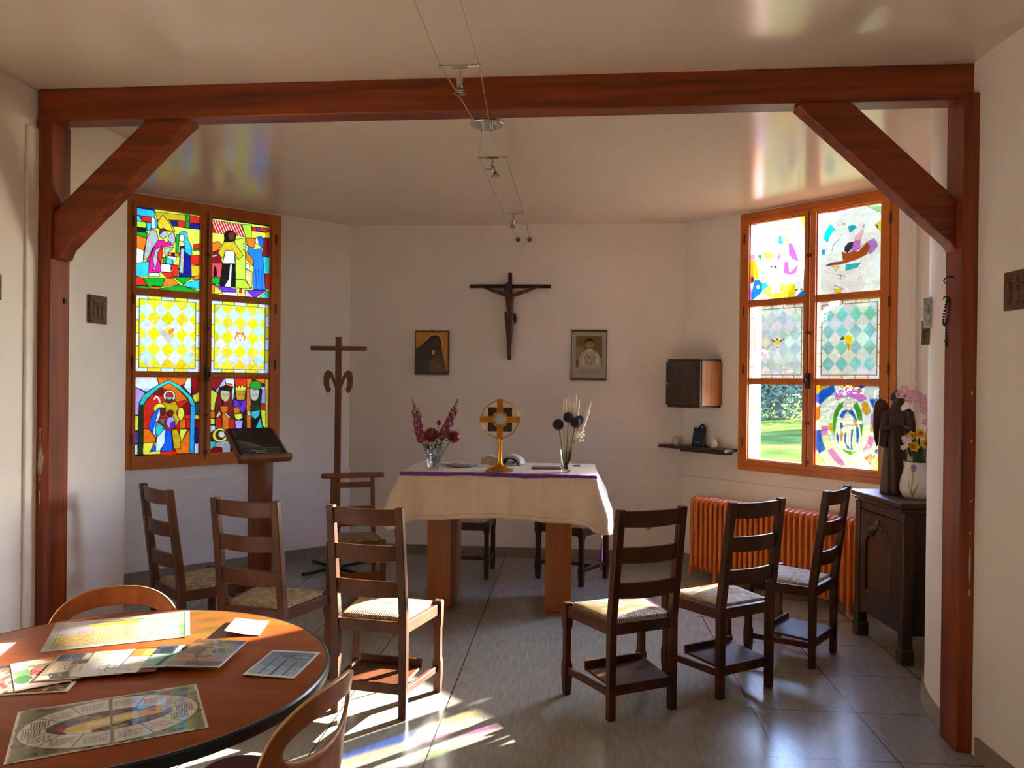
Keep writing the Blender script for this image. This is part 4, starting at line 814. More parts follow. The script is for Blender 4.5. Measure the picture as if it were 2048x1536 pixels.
# ------------------------------------------------------------------ kneeler
pd = thing('prayer_kneeler', 'low wooden prayer kneeler with an armrest, before the tall wooden cross', 'kneeler', (-1.62, 5.70, 0), 0.36)
for s in (-1, 1):
    M().bb(s * 0.19 - 0.022, s * 0.19 + 0.022, -0.192, -0.148, 0, 0.43).obj('front_leg', CROSSWOOD, pd, bevel=0.005)
    M().beam((s * 0.165, 0.17, 0), (s * 0.15, 0.2, 0.85), 0.032, 0.036, (0, 1, 0)).obj('rear_post', CROSSWOOD, pd, bevel=0.004)
    M().beam((s * 0.19, -0.17, 0.39), (s * 0.165, 0.18, 0.39), 0.022, 0.055).obj('seat_rail', CROSSWOOD, pd, bevel=0.003)
    M().beam((s * 0.19, -0.17, 0.15), (s * 0.165, 0.17, 0.15), 0.02, 0.03).obj('side_stretcher', CROSSWOOD, pd, bevel=0.003)
M().bb(-0.19, 0.19, -0.182, -0.158, 0.36, 0.42).obj('seat_rail', CROSSWOOD, pd, bevel=0.003)
M().bb(-0.19, 0.19, -0.18, -0.16, 0.11, 0.2).obj('front_stretcher', CROSSWOOD, pd, bevel=0.003)
m = M(); m.prism([(-0.235, -0.035), (-0.2, -0.045), (0.2, -0.045), (0.235, -0.035), (0.24, 0), (0.235, 0.035), (0.2, 0.045), (-0.2, 0.045), (-0.235, 0.035), (-0.24, 0)], lambda u, v, d: (u, 0.2 + v, d), 0.845, 0.878)
m.obj('armrest', CROSSWOOD, pd, bevel=0.008)
for z, h in ((0.79, 0.042), (0.605, 0.036), (0.49, 0.036)): M().bb(-0.15, 0.15, 0.183, 0.2, z - h / 2, z + h / 2).obj('cross_rail', CROSSWOOD, pd, bevel=0.003)
rush_mesh(0.38, 0.33, -0.17, 0.17, 0.424).obj('rush_seat', RUSH, pd, smooth=80)

# ------------------------------------------------------------------ altar
TX0, TX1, TY0, TY1, TZ = -1.145, 0.158, 5.108, 5.872, 0.978
at = thing('altar_table', 'altar table on two oak panel pedestals under the white cloth', 'altar', (-0.494, 5.49, 0))
ax, ay = -0.494, 5.49
M().bb(TX0 - ax + 0.012, TX1 - ax - 0.012, TY0 - ay + 0.012, TY1 - ay - 0.012, 0.935, TZ).obj('tabletop', LIGHTWOOD, at, bevel=0.003)
for x0, x1 in ((-1.003, -0.838), (-0.183, -0.003)):
    p = M().bb(x0 - ax, x1 - ax, 5.345 - ay, 5.85 - ay, 0.03, 0.935).obj('pedestal', LIGHTWOOD, at, bevel=0.002)
    M().bb(x0 - ax + 0.012, x1 - ax - 0.012, 5.36 - ay, 5.835 - ay, 0, 0.03).obj('plinth_foot', LIGHTWOOD, p)
CLOTH = mat('linen_cloth', (222, 208, 188), 0.85, (214, 198, 178), (5, 5, 5), bump=0.06, bscale=220)
ct = thing('tablecloth', 'white linen tablecloth draped over the altar with hanging corners', 'tablecloth', (ax, ay, TZ))
hx, hy = (TX1 - TX0) / 2, (TY1 - TY0) / 2
def perim(u):
    """point and outward normal on a rounded rectangle"""
    r = 0.02; segs = [(hx * 2 - 2 * r), PI / 2 * r, (hy * 2 - 2 * r), PI / 2 * r]; tot = 2 * sum(segs); s = (u % 1) * tot
    cs = ((-hx + r, -hy, 0, (1, 0)), (hx - r, -hy + r, 1, None), (hx, -hy + r, 0, (0, 1)), (hx - r, hy - r, 1, None), (hx - r, hy, 0, (-1, 0)), (-hx + r, hy - r, 1, None), (-hx, hy - r, 0, (0, -1)), (-hx + r, -hy + r, 1, None))
    for k, (x, y, arc, d) in enumerate(cs):
        L = segs[k % 4]
        if s <= L or k == 7:
            if not arc: return Vector((x + d[0] * s, y + d[1] * s, 0)), Vector((d[1], -d[0], 0))
            a = -PI / 2 + (k // 2) * PI / 2 + s / r; n = Vector((math.cos(a), math.sin(a), 0)); return Vector((x, y, 0)) + n * r, n
        s -= L
def skirt(u, v):
    p, n = perim(u); c = max(0, 1 - math.hypot(abs(p.x) - hx, abs(p.y) - hy) / 0.16)
    f = 0.5 + 0.5 * math.sin(p.x * 27 + p.y * 19 + 1.3 * math.sin(p.x * 9)) if c < 0.4 else 0.6
    off = 0.004 + v * (0.012 + 0.02 * f) + c * 0.13 * math.sin(min(v * 1.25, 1.0) * PI * 0.62) * v ** 0.6 - c * 0.03 * v ** 4
    cr_ = 0.006 * math.exp(-((((p.x + 0.03) % 0.212) - 0.106) / 0.009) ** 2)       # ironed creases
    z = 0.007 - v * (0.298 + 0.012 * math.sin(p.x * 6 + p.y * 4) + 0.085 * c ** 5)
    q = p + n * (off + cr_); return (q.x, q.y, z)
m = M(); N = 300; m.grid(skirt, N, 22, True)
m.add([(skirt(i / N, 0)[0], skirt(i / N, 0)[1], 0.007) for i in range(N)], [tuple(range(N))])
solidify(m.obj('cloth', CLOTH, ct, smooth=60), 0.003, 0.0)
hm = M(); n_ = 240
for v, w in ((0.90, 0.0018), (0.985, 0.0022)): 
    pts = [skirt(i / n_, v) for i in range(n_ + 1)]; pts = [(p[0] + (perim(i / n_)[1].x) * 0.002, p[1] + perim(i / n_)[1].y * 0.002, p[2]) for i, p in enumerate(pts)]; hm.tube(pts, w, 5)
hm.obj('hem_stitching', mat('hem_thread', (188, 164, 132), 0.8), ct, smooth=60)
# purple ribbon along the front edge with both ends hanging
RIB = mat('purple_ribbon', (112, 48, 148), 0.45, (92, 36, 128), (30, 30, 30))
rb = thing('altar_ribbon', 'long purple ribbon along the altar front edge, ends hanging down', 'ribbon', (ax, ay, TZ))
def band(u, v):
    x = -0.652 + 1.304 * u; wv = 0.0018 * math.sin(x * 23) + 0.0012 * math.sin(x * 61)
    prof = [(-0.340, 0.0115), (-0.374, 0.0118), (-0.388, 0.0105), (-0.3925, 0.004), (-0.394 , -0.008 - 0.004 * math.sin(x * 9))]
    f = v * 4; i = min(int(f), 3); p = Vector(prof[i]).lerp(Vector(prof[i + 1]), f - i)
    return (x, p.x - abs(wv), p.y + wv * 0.5)
solidify(M().grid(band, 120, 12).obj('ribbon_band', RIB, rb, smooth=60), 0.0012)
for s_ in (-1, 1):
    def tail(u, v):
        z = -0.27 - 0.29 * u; tw = 0.5 + 2.2 * u; ww = 0.026 - 0.008 * math.sin(PI * u)
        return (s_ * (0.694 - 0.012 * u) + (v - 0.5) * ww * math.cos(tw), -0.345 - 0.01 * u + (v - 0.5) * ww * math.sin(tw), z)
    te = solidify(M().grid(tail, 24, 3).obj('ribbon_end', RIB, rb, smooth=60), 0.0014)
    tsl = M(); x = s_ * 0.682
    for i in range(9): tsl.tube([(x + noisy(0.004), -0.355 + noisy(0.008), -0.545), (x + noisy(0.008), -0.355 + noisy(0.014), -0.615)], [0.0022, 0.0012], 5)
    tsl.obj('ribbon_fringe', RIB, te)

# ------------------------------------------------------------------ monstrance
ZC = 0.9885
mo = thing('monstrance', 'brass monstrance with a ringed cross and clear round window on the altar', 'monstrance', (-0.497, 5.26, ZC))
M().lathe([(0, 0), (0.094, 0), (0.095, 0.006), (0.088, 0.012), (0.06, 0.024), (0.034, 0.038), (0.022, 0.05), (0.02, 0.06), (0, 0.06)], 40).obj('foot', BRASS, mo)
M().lathe([(0, 0.058), (0.018, 0.058), (0.0165, 0.07), (0.0145, 0.185), (0.0165, 0.192), (0.0165, 0.2), (0.012, 0.206), (0.012, 0.222), (0, 0.222)], 24).obj('stem', BRASS, mo)
zc_ = 0.352; rg = 0.126; Rx = Matrix.Rotation(PI / 2, 3, 'X')
M().tube([(rg * math.cos(2 * PI * i / 64), 0, zc_ + rg * math.sin(2 * PI * i / 64)) for i in range(65)], 0.0042, 8).obj('outer_ring', BRASS, mo, smooth=60)
for d in ((1, 0), (-1, 0), (0, 1), (0, -1)):
    b = Vector((d[0], 0, d[1])); m = M()
    for o_, th in ((-0.0145, 0.012), (0.0, 0.018), (0.0145, 0.012)):
        sd_ = Vector((d[1], 0, -d[0])) * o_; c = Vector((0, 0, zc_))
        m.beam(c + b * 0.046 + sd_, c + b * 0.138 + sd_, 0.0138, th, (0, 1, 0))
    m.obj('cross_arm', BRASS, mo, bevel=0.0015)
m = M(); m.lathe([(0.052, -0.012), (0.052, 0.012), (0.047, 0.016), (0.043, 0.012), (0.036, 0.010), (0.036, -0.010), (0.043, -0.012), (0.047, -0.016), (0.052, -0.012)], 48, (0, 0, zc_), Rx); m.obj('window_ring', BRASS, mo, smooth=50)
M().lathe([(0, -0.002), (0.037, -0.002), (0.037, 0.002), (0, 0.002)], 40, (0, 0, zc_), Rx).obj('window_lens', panemat('lens_glass', 1.0, gloss=0.02, attr=False, tint=(240, 244, 244), bump=0.0), mo)
PLQ = mat('dark_bronze', (66, 48, 38), 0.5, (42, 30, 24), (60, 60, 60), metal=0.4)
for i in (-1, 1):
    for j in (-1, 1):
        q = M(); q.prism([(i * 0.02, j * 0.05), (i * 0.02, j * 0.082), (i * 0.082, j * 0.082), (i * 0.082, j * 0.02), (i * 0.05, j * 0.02), (i * 0.04, j * 0.04)], lambda u, v, d: (u, d, zc_ + v), -0.003, 0.003)
        for k in range(5): q.bb(i * (0.03 + 0.01 * k) - 0.0018, i * (0.03 + 0.01 * k) + 0.0018, -0.006, -0.002, zc_ + j * 0.062 - 0.012, zc_ + j * 0.062 + 0.012)
        q.obj('corner_panel', PLQ, mo)
sg = thing('label_stand', 'tiny framed label leaning on the monstrance foot', 'label', (-0.508, 5.158, ZC + 0.005))
M().box((0, 0, 0.017), (0.06, 0.004, 0.032), R=Matrix.Rotation(-0.5, 3, 'X')).obj('label_frame', BRASS, sg)
M().box((0, -0.0026, 0.0155), (0.052, 0.002, 0.024), R=Matrix.Rotation(-0.5, 3, 'X')).obj('label_card', mat('aged_paper', (150, 128, 96), 0.6, (110, 92, 66), (90, 60, 60)), sg)

# ------------------------------------------------------------------ papers and books on the altar
PAPER = mat('white_paper', (238, 236, 230), 0.7)
def card(name, label, cat, loc, rz, w, d, t, m1, fold=0.0, group=None):
    o = M().grid(lambda u, v: ((u - 0.5) * w, (v - 0.5) * d, fold * abs(u - 0.5) * 2 + t), 12, 6).obj(name, m1, None, smooth=60)
    solidify(o, t, -1.0); o.location = loc; o.rotation_euler = (0, 0, rz); return tag(o, label, cat, group)
PUR = mat('purple_card', (120, 66, 84), 0.55, (158, 118, 120), (24, 24, 24), lo=0.5, hi=0.7)
card('song_card', 'flat purple card lying on the altar by the right flower vase', 'card', (-0.185, 5.52, ZC), 0.06, 0.2, 0.15, 0.004, PUR)
card('booklet', 'dark open booklet lying on the altar by the left flower vase', 'booklet', (-0.79, 5.51, ZC), -0.16, 0.17, 0.16, 0.006, mat('booklet_cover', (110, 84, 80), 0.5, (176, 164, 158), (14, 14, 14)), 0.012)
card('loose_sheet', 'small white sheet behind the monstrance foot', 'sheet', (-0.46, 5.50, ZC), 0.1, 0.13, 0.1, 0.002, PAPER)
dsh = M().lathe([(0, 0), (0.03, 0), (0.034, 0.012), (0.03, 0.014), (0.026, 0.005), (0, 0.005)], 24); dsh = dsh.obj('small_dish', WHITEP); dsh.location = (-0.93, 5.62, ZC); tag(dsh, 'small flat white dish behind the left flower vase', 'dish')
stn = M().tube([(-0.02, 0, 0.004), (0.02, 0.004, 0.006)], 0.005, 8).sph((0.024, 0.004, 0.007), 0.009, 10, 6); stn = stn.obj('bottle_stopper', mat('grey_stopper', (120, 118, 112), 0.4)); stn.location = (0.02, 5.66, ZC); tag(stn, 'tiny grey stopper lying right of the right flower vase', 'stopper')
ob = thing('open_book', 'open book with curved white pages face down behind the monstrance', 'book', (-0.45, 5.70, ZC), -0.25)
def arch(off):
    def fn(u, v):
        a = PI * (0.02 + 0.96 * u); x = -0.052 * math.cos(a) * (1 if u < 0.5 else 1.35); z = (0.066 * math.sin(a) ** 0.75) * (1 - 0.25 * u)
        return (x * (1 + off), (v - 0.5) * 0.11, max(0.002, z * (1 + off)))
    return fn
solidify(M().grid(arch(0.0), 24, 3).obj('page_block', mat('page_edges', (214, 206, 194), 0.7, (160, 152, 142), (4, 240, 4)), ob, smooth=60), 0.018, 1.0)
solidify(M().grid(arch(-0.16), 24, 3).obj('book_cover', mat('dark_cover', (44, 34, 32), 0.5), ob, smooth=60), 0.004)
M().bb(-0.03, 0.02, -0.045, 0.045, 0.0, 0.022).obj('rolled_ribbon_page', PAPER, ob, bevel=0.012)
bs = thing('altar_book', 'closed cream book on a low stand, behind left of the monstrance', 'book', (-0.6, 5.72, ZC), 0.12)
M().bb(-0.075, 0.07, -0.055, 0.055, 0.0, 0.04).obj('page_block', mat('cream_pages', (208, 188, 158), 0.7), bs, bevel=0.003)
M().bb(-0.078, 0.074, -0.058, 0.058, 0.04, 0.046).box((0.0, 0, 0.055), (0.09, 0.08, 0.014), R=Matrix.Rotation(0.18, 3, 'Y')).obj('book_cover', mat('beige_cover', (200, 182, 156), 0.6), bs, bevel=0.002)
card('paper_sheet', 'white paper sheet under the book left of the monstrance', 'sheet', (-0.655, 5.60, ZC), 0.05, 0.1, 0.14, 0.002, PAPER)
# ------------------------------------------------------------------ flowers
STEM = mat('flower_stem', (70, 96, 42), 0.6, (52, 74, 30), (30, 30, 10)); LEAFG = mat('flower_leaf', (52, 74, 34), 0.55, (36, 54, 24), (20, 20, 20))
GLASS = glassmat('vase_glass', (238, 244, 242)); 
def wall_vase(r0, r1, h, t=0.004):
    return [(0, 0), (r0, 0), (r0 * 1.02, 0.006), (r0 + (r1 - r0) * 0.45, h * 0.5), (r1, h), (r1 - t, h), (r0 + (r1 - r0) * 0.45 - t, h * 0.5), (r0 - t, 0.016), (0, 0.014)]
def floret(m, c, d, r, n=5, rnd=random):
    """small open flower facing d: cupped petals"""
    d = Vector(d).normalized(); R = Vector((0, 0, 1)).rotation_difference(d).to_matrix(); a0 = rnd.uniform(0, 6)
    for k in range(n):
        a = a0 + 2 * PI * k / n; e = Vector((math.cos(a), math.sin(a), 0)); f = Vector((-e.y, e.x, 0)); c = Vector(c)
        vs = [R @ (e * 0.1 * r), R @ (e * 0.6 * r + f * 0.42 * r + Vector((0, 0, 0.22 * r))), R @ (e * r + Vector((0, 0, 0.5 * r * rnd.uniform(0.5, 1)))), R @ (e * 0.6 * r - f * 0.42 * r + Vector((0, 0, 0.22 * r))), R @ (e * 0.6 * r + Vector((0, 0, 0.12 * r)))]
        m.add([c + v for v in vs], [(0, 1, 4), (1, 2, 4), (2, 3, 4), (3, 0, 4)])
def leaf(m, a, d, L, w):
    a, d = Vector(a), Vector(d).normalized(); s = d.cross(Vector((0, 0, 1))).normalized(); n = s.cross(d)
    vs = []; k = 6
    for i in range(k + 1):
        u = i / k; ww = w * math.sin(PI * min(1, u * 0.92 + 0.06)) ; p = a + d * L * u - Vector((0, 0, 0.25 * L * u * u))
        vs += [p - s * ww / 2 + n * ww * 0.15, p, p + s * ww / 2 + n * ww * 0.15]
    m.add(vs, [(3 * i + j, 3 * i + j + 1, 3 * i + j + 4, 3 * i + j + 3) for i in range(k) for j in (0, 1)])
VL = Vector((-0.957, 5.30, ZC))
vL = thing('cut_glass_vase', 'cut glass vase with dark pink flowers on the left of the altar', 'vase', VL)
m = M(); prof = wall_vase(0.034, 0.063, 0.15); n = 32; vs = []
for r, z in prof:
    for j in range(n): q = r * (1 + (0.05 if j % 2 else -0.02) * (r > 0.03)); vs.append((q * math.cos(2 * PI * j / n + z * 5), q * math.sin(2 * PI * j / n + z * 5), z))
m.add(vs, [(i * n + j, i * n + (j + 1) % n, (i + 1) * n + (j + 1) % n, (i + 1) * n + j) for i in range(len(prof) - 1) for j in range(n)])
m.obj('vase_body', GLASS, vL, smooth=0)
LARK = mat('larkspur_petal', (158, 52, 86), 0.55, (108, 28, 58), (50, 50, 50)); DAHL = mat('dahlia_petal', (132, 12, 40), 0.5, (88, 6, 24), (60, 60, 60)); BUDG = mat('larkspur_bud', (120, 118, 84), 0.6, (92, 60, 62), (60, 60, 60))
def spike(name, label, foot, p0, p1, tip, nfl, seed, wid):
    t = thing(name, label, 'flower', VL, 0, 'larkspur spikes in the left altar vase'); r = random.Random(seed)
    p0, p1, tip, foot = map(Vector, (p0, p1, tip, foot))
    M().tube([foot, (foot + p0) / 2 + Vector((0, 0, 0.01)), p0, p1, tip], [0.003, 0.003, 0.0028, 0.002, 0.0012], 6).obj('stem', STEM, t)
    f = M()
    for i in range(nfl):
        u = i / nfl; c = p0.lerp(p1, u); a = i * 2.4; d = Vector((math.cos(a), math.sin(a), 0.15)); w = wid * (1.15 - 0.55 * u)
        floret(f, c + d * w * r.uniform(0.55, 1.0), d, r.uniform(0.017, 0.026) * (1.1 - 0.3 * u), 5, r)
    f.obj('florets', LARK, t, smooth=0, clean=False)
    b = M()
    for i in range(11):
        u = i / 11; c = p1.lerp(tip, u); a = i * 2.1; b.sph(c + Vector((math.cos(a), math.sin(a), 0.3)) * 0.009 * (1.1 - 0.6 * u), (0.005 * (1.15 - 0.5 * u), 0.005 * (1.15 - 0.5 * u), 0.008 * (1.1 - 0.5 * u)), 8, 6)
    b.obj('flower_buds', BUDG, t)
spike('larkspur_spike', 'leaning larkspur spike on the left side of the left altar vase', (0.0, 0, 0.02), (-0.082, -0.01, 0.185), (-0.128, -0.01, 0.415), (-0.152, -0.01, 0.482), 36, 1, 0.031)
spike('larkspur_spike', 'taller larkspur spike leaning right in the left altar vase', (0.005, 0, 0.02), (0.06, 0.0, 0.215), (0.142, 0.0, 0.42), (0.166, 0.0, 0.49), 36, 2, 0.031)
def dahlia(label, foot, c, face, r, seed):
    t = thing('dahlia_flower', label, 'flower', VL, 0, 'dahlias in the left altar vase'); rr = random.Random(seed); c, face = Vector(c), Vector(face).normalized()
    M().tube([foot, (Vector(foot) + c) / 2, c - face * r * 0.5], 0.003, 6).obj('stem', STEM, t)
    R = Vector((0, 0, 1)).rotation_difference(face).to_matrix(); f = M()
    for lay in range(7):
        el = math.radians(-25 + lay * 18); n = 15 - lay
        for k in range(n):
            a = 2 * PI * (k + lay * 0.5) / n + rr.uniform(-0.08, 0.08); L = r * (1.05 - lay * 0.07)
            e = Vector((math.cos(a) * math.cos(el), math.sin(a) * math.cos(el), math.sin(el))); s = Vector((-math.sin(a), math.cos(a), 0)); u = e.cross(s)
            w = r * 0.26; vs = [e * 0.1 * r, e * L * 0.6 + s * w * 0.7 - u * w * 0.2, e * L, e * L * 0.6 - s * w * 0.7 - u * w * 0.2, e * L * 0.6 + u * w * 0.25]
            f.add([c + R @ v for v in vs], [(0, 1, 4), (1, 2, 4), (2, 3, 4), (3, 0, 4)])
    f.sph(c + face * r * 0.3, r * 0.5, 10, 8)
    f.obj('petals', DAHL, t, smooth=0, clean=False); return t
dahlia('large dark red dahlia in the middle of the left altar vase', (0, 0, 0.03), (-0.012, -0.045, 0.243), (-0.1, -0.8, 0.5), 0.058, 5)
dahlia('dark red dahlia facing right in the left altar vase', (0.004, 0, 0.03), (0.148, -0.02, 0.228), (0.7, -0.6, 0.1), 0.05, 6)
bd = thing('dahlia_bud', 'closed dark red bud above the large dahlia', 'flower', VL)
M().tube([(0.003, 0, 0.03), (0.02, -0.01, 0.18), (0.036, -0.02, 0.305)], 0.0024, 6).obj('stem', STEM, bd); M().sph((0.038, -0.02, 0.322), (0.014, 0.014, 0.019), 12, 8).obj('bud', DAHL, bd)
sp = thing('leaf_sprig', 'green leaves spreading over the rim of the left altar vase', 'leaves', VL); m = M(); r = random.Random(9)
M().tube([(0, 0, 0.02), (0.01, -0.01, 0.12), (0.03, -0.02, 0.2)], 0.0028, 6).tube([(0, 0.004, 0.02), (-0.01, -0.01, 0.12), (-0.035, -0.02, 0.17)], 0.0028, 6).tube([(0.006, 0.004, 0.02), (0.03, 0.0, 0.13), (0.07, 0.0, 0.2)], 0.0028, 6).obj('stem', STEM, sp)
for i in range(26):
    a = r.uniform(0, 6.28); z = r.uniform(0.135, 0.19); leaf(m, (0.03 * math.cos(a), 0.03 * math.sin(a), z), (math.cos(a), math.sin(a) - 0.3, r.uniform(0.2, 1.1)), r.uniform(0.045, 0.075), 0.022)
for i in range(9): leaf(m, (0.05 + 0.012 * i * 0.4, -0.01, 0.19 + 0.004 * i), (r.uniform(-0.4, 1), r.uniform(-1, 0.3), r.uniform(0, 0.8)), 0.05, 0.02)
m.obj('leaves', LEAFG, sp, smooth=60)

VR = Vector((-0.048, 5.29, ZC))
vR = thing('glass_vase', 'plain clear glass vase on the right of the altar', 'vase', VR)
M().lathe(wall_vase(0.03, 0.044, 0.15), 40).obj('vase_body', GLASS, vR, smooth=60)
ALL = mat('globe_thistle', (58, 46, 76), 0.75, (32, 28, 40), (70, 70, 70)); ALLB = mat('globe_thistle_blue', (96, 96, 176), 0.75, (56, 58, 110), (70, 70, 70)); DRY = mat('dry_stem', (96, 92, 46), 0.6)
PLUME = mat('bleached_plume', (250, 246, 230), 0.8, (238, 230, 206), (60, 60, 20))
def thistle(label, foot, c, r, m1, seed):
    t = thing('globe_thistle', label, 'flower', VR, 0, 'globe thistles in the right altar vase'); rr = random.Random(seed); c = Vector(c)
    M().tube([foot, (Vector(foot) + c) / 2 + Vector((0, 0, 0.004)), c], 0.0032, 6).obj('stem', DRY, t)
    f = M(); f.sph(c, r * 0.9, 20, 14)
    for i in range(330):
        z = 1 - 2 * (i + 0.5) / 330; a = i * 2.39996; q = math.sqrt(1 - z * z); d = Vector((q * math.cos(a), q * math.sin(a), z)); s = d.orthogonal().normalized() * r * 0.055; w = d.cross(s)
        f.add([c + d * r * 0.86 + s, c + d * r * 0.86 - s * 0.5 + w * 0.87, c + d * r * 0.86 - s * 0.5 - w * 0.87, c + d * r * rr.uniform(1.0, 1.1)], [(0, 1, 3), (1, 2, 3), (2, 0, 3)])
    f.obj('flower_head', m1, t, smooth=0, clean=False)
thistle('lowest purple globe thistle, leaning left in the right altar vase', (-0.008, 0, 0.02), (-0.054, -0.015, 0.322), 0.038, ALL, 1)
thistle('dark globe thistle highest in the right altar vase', (0.0, 0, 0.02), (0.012, 0.0, 0.372), 0.036, ALL, 2)
thistle('grey-violet globe thistle in front on the right, in the right altar vase', (0.008, 0, 0.02), (0.062, -0.035, 0.338), 0.037, ALL, 3)
thistle('blue globe thistle half hidden behind the grey-violet one', (0.012, 0.008, 0.02), (0.088, 0.02, 0.352), 0.034, ALLB, 4)
def plume(label, foot, a, b, w, seed):
    t = thing('bleached_plume', label, 'dried grass', VR, 0, 'white plumes in the right altar vase'); foot, a, b = Vector(foot), Vector(a), Vector(b)
    M().tube([foot, (foot + a) / 2, a, b], [0.002, 0.002, 0.002, 0.001], 5).obj('stem', mat_DRYP, t)
    f = M(); pts = [a.lerp(b, i / 9) for i in range(10)]; f.tube(pts, [w * x for x in (0.35, 0.8, 1, 1.05, 1, 0.95, 0.85, 0.7, 0.45, 0.08)], 10)
    rr = random.Random(seed); d = (b - a).normalized(); sd_ = d.orthogonal().normalized()
    for i in range(60):
        u = rr.uniform(0.02, 0.95); p = a.lerp(b, u); an = rr.uniform(0, 6.28); o = (sd_ * math.cos(an) + d.cross(sd_) * math.sin(an)); ww = w * (1.0 if u < 0.7 else 1.4 - u)
        f.add([p + o * ww * 0.8 - d * 0.003, p + o * ww * 0.8 + d * 0.003, p + o * ww * 1.35 + d * 0.014], [(0, 1, 2)])
    f.obj('plume_head', PLUME, t, smooth=60, clean=False)
mat_DRYP = mat('straw_stem', (206, 190, 130), 0.6)
for i, (x0, z0, x1, z1, w, y, lb) in enumerate(((-0.016, 0.3, -0.018, 0.505, 0.0065, 0.03, 'leftmost white plume in the right altar vase'), (-0.01, 0.36, -0.004, 0.50, 0.0045, 0.035, 'thin white plume just right of the leftmost one'), (0.01, 0.36, 0.014, 0.515, 0.006, 0.03, 'third white plume from the left in the right altar vase'), (0.022, 0.34, 0.03, 0.515, 0.006, 0.026, 'fourth white plume from the left in the right altar vase'), (0.03, 0.33, 0.046, 0.5, 0.0055, 0.03, 'fifth white plume from the left in the right altar vase'),
        (0.05, 0.3, 0.066, 0.53, 0.0085, 0.028, 'tallest, widest white plume in the right altar vase'), (0.058, 0.3, 0.088, 0.49, 0.0065, 0.03, 'short white plume between the tallest and the leaning one'), (0.098, 0.27, 0.168, 0.485, 0.0095, 0.02, 'white plume leaning far right over the thistles'))):
    plume(lb, (0.004 * (i % 4) - 0.006, 0.006 * (i // 4), 0.02), (x0, y, z0), (x1, y, z1), w * 1.5, i)
ff = thing('feather_grass', 'fluffy white grass tuft low on the right of the thistles', 'dried grass', VR); m = M(); r = random.Random(3)
M().tube([(0.008, 0.004, 0.02), (0.04, 0.006, 0.16), (0.075, 0.01, 0.24)], 0.0018, 5).obj('stem', mat_DRYP, ff)
for i in range(22): p = Vector((0.085 + r.uniform(-0.03, 0.035), 0.005 + r.uniform(-0.02, 0.02), 0.25 + r.uniform(-0.04, 0.03))); m.sph(p, (0.010, 0.008, 0.009), 7, 5)
m.obj('tuft', PLUME, ff)

# ------------------------------------------------------------------ lectern
lt = thing('lectern', 'wooden lectern with a sloping top on one thick column', 'lectern', (-2.323, 5.55, 0), math.radians(46))
col_ = M(); col_.prism([(-0.07, -0.05), (-0.02, -0.075), (0.02, -0.075), (0.07, -0.05), (0.07, 0.05), (0.02, 0.075), (-0.02, 0.075), (-0.07, 0.05)], lambda u, v, d: (0.026 + u * (1 if d < 0.5 else 1.08), -0.027 + v * (1 if d < 0.5 else 1.08), d), 0.04, 1.06)
col_.obj('column', CROSSWOOD, lt, bevel=0.006)
M().bb(-0.14, 0.19, -0.19, 0.14, 0, 0.04).obj('base_plate', CROSSWOOD, lt, bevel=0.006)
th = math.radians(34); Rb = Matrix.Rotation(th, 3, 'X'); pb = Vector((0, -0.15, 1.02))
def lb(x, y, z): return pb + Rb @ Vector((x, y, z))
m = M(); m.prism([(-0.19, 0), (0.19, 0), (0.186, 0.335), (-0.186, 0.335)], lambda u, v, d: lb(u, v, d), -0.012, 0.012); m.obj('sloping_board', CROSSWOOD, lt, bevel=0.004)
m = M(); m.prism([(-0.03, -0.012), (0.012, -0.012), (0.012, 0.04), (-0.012, 0.048), (-0.03, 0.035)], lambda u, v, d: lb(d, u, v), -0.195, 0.20); m.obj('book_ledge', CROSSWOOD, lt, bevel=0.006)
for s in (-1, 1): m = M(); m.prism([(s * 0.19, 0), (s * 0.174, 0), (s * 0.170, 0.335), (s * 0.186, 0.335)], lambda u, v, d: lb(u, v, d), 0.012, 0.022); m.obj('side_strip', CROSSWOOD, lt, bevel=0.002)
pp = thing('portrait_board', 'black board with a grey profile portrait and text lines, on the lectern', 'picture', (-2.323, 5.55, 0), math.radians(46))
m = M(); m.prism([(-0.172, 0.014), (0.172, 0.014), (0.168, 0.345), (-0.168, 0.345)], lambda u, v, d: lb(u, v, d), 0.014, 0.021); m.obj('board', mat('black_board', (10, 10, 12), 0.35), pp, bevel=0.001)
a = Art(130, 115, (8, 9, 10)); g1, g2 = (82, 74, 72), (48, 42, 42)
a.p(g2, (.09, .1), (.13, .05), (.24, .03), (.34, .08), (.40, .18), (.44, .24), (.41, .3), (.42, .36), (.38, .4), (.3, .43), (.2, .44), (.12, .38)).p((30, 24, 26), (.14, .16), (.3, .12), (.38, .2), (.36, .34), (.24, .38), (.16, .3)).l((120, 112, 108), .012, (.10, .3), (.09, .12), (.15, .06), (.25, .05), (.35, .1)).p(g1, (.08, .42), (.2, .46), (.34, .5), (.5, .62), (.6, .74), (.08, .72))
for i in range(5): a.l((130, 126, 122), .012, (.1 + .05 * i, .44 + .03 * i), (.4 + .05 * i, .66 + .03 * i))
a.p((30, 28, 28), (.0, .72), (1, .68), (1, 1), (0, 1)).text((120, 112, 106), .06, .72, .95, .97, 6, .01).l((180, 172, 164), .014, (.3, .8), (.5, .84), (.62, .8)).l((180, 172, 164), .012, (.36, .88), (.6, .9))
painted('portrait_print', a, lambda u, v: lb(-0.166 + 0.332 * u, 0.341 - 0.322 * v, 0.0222), GLOSSP, pp)

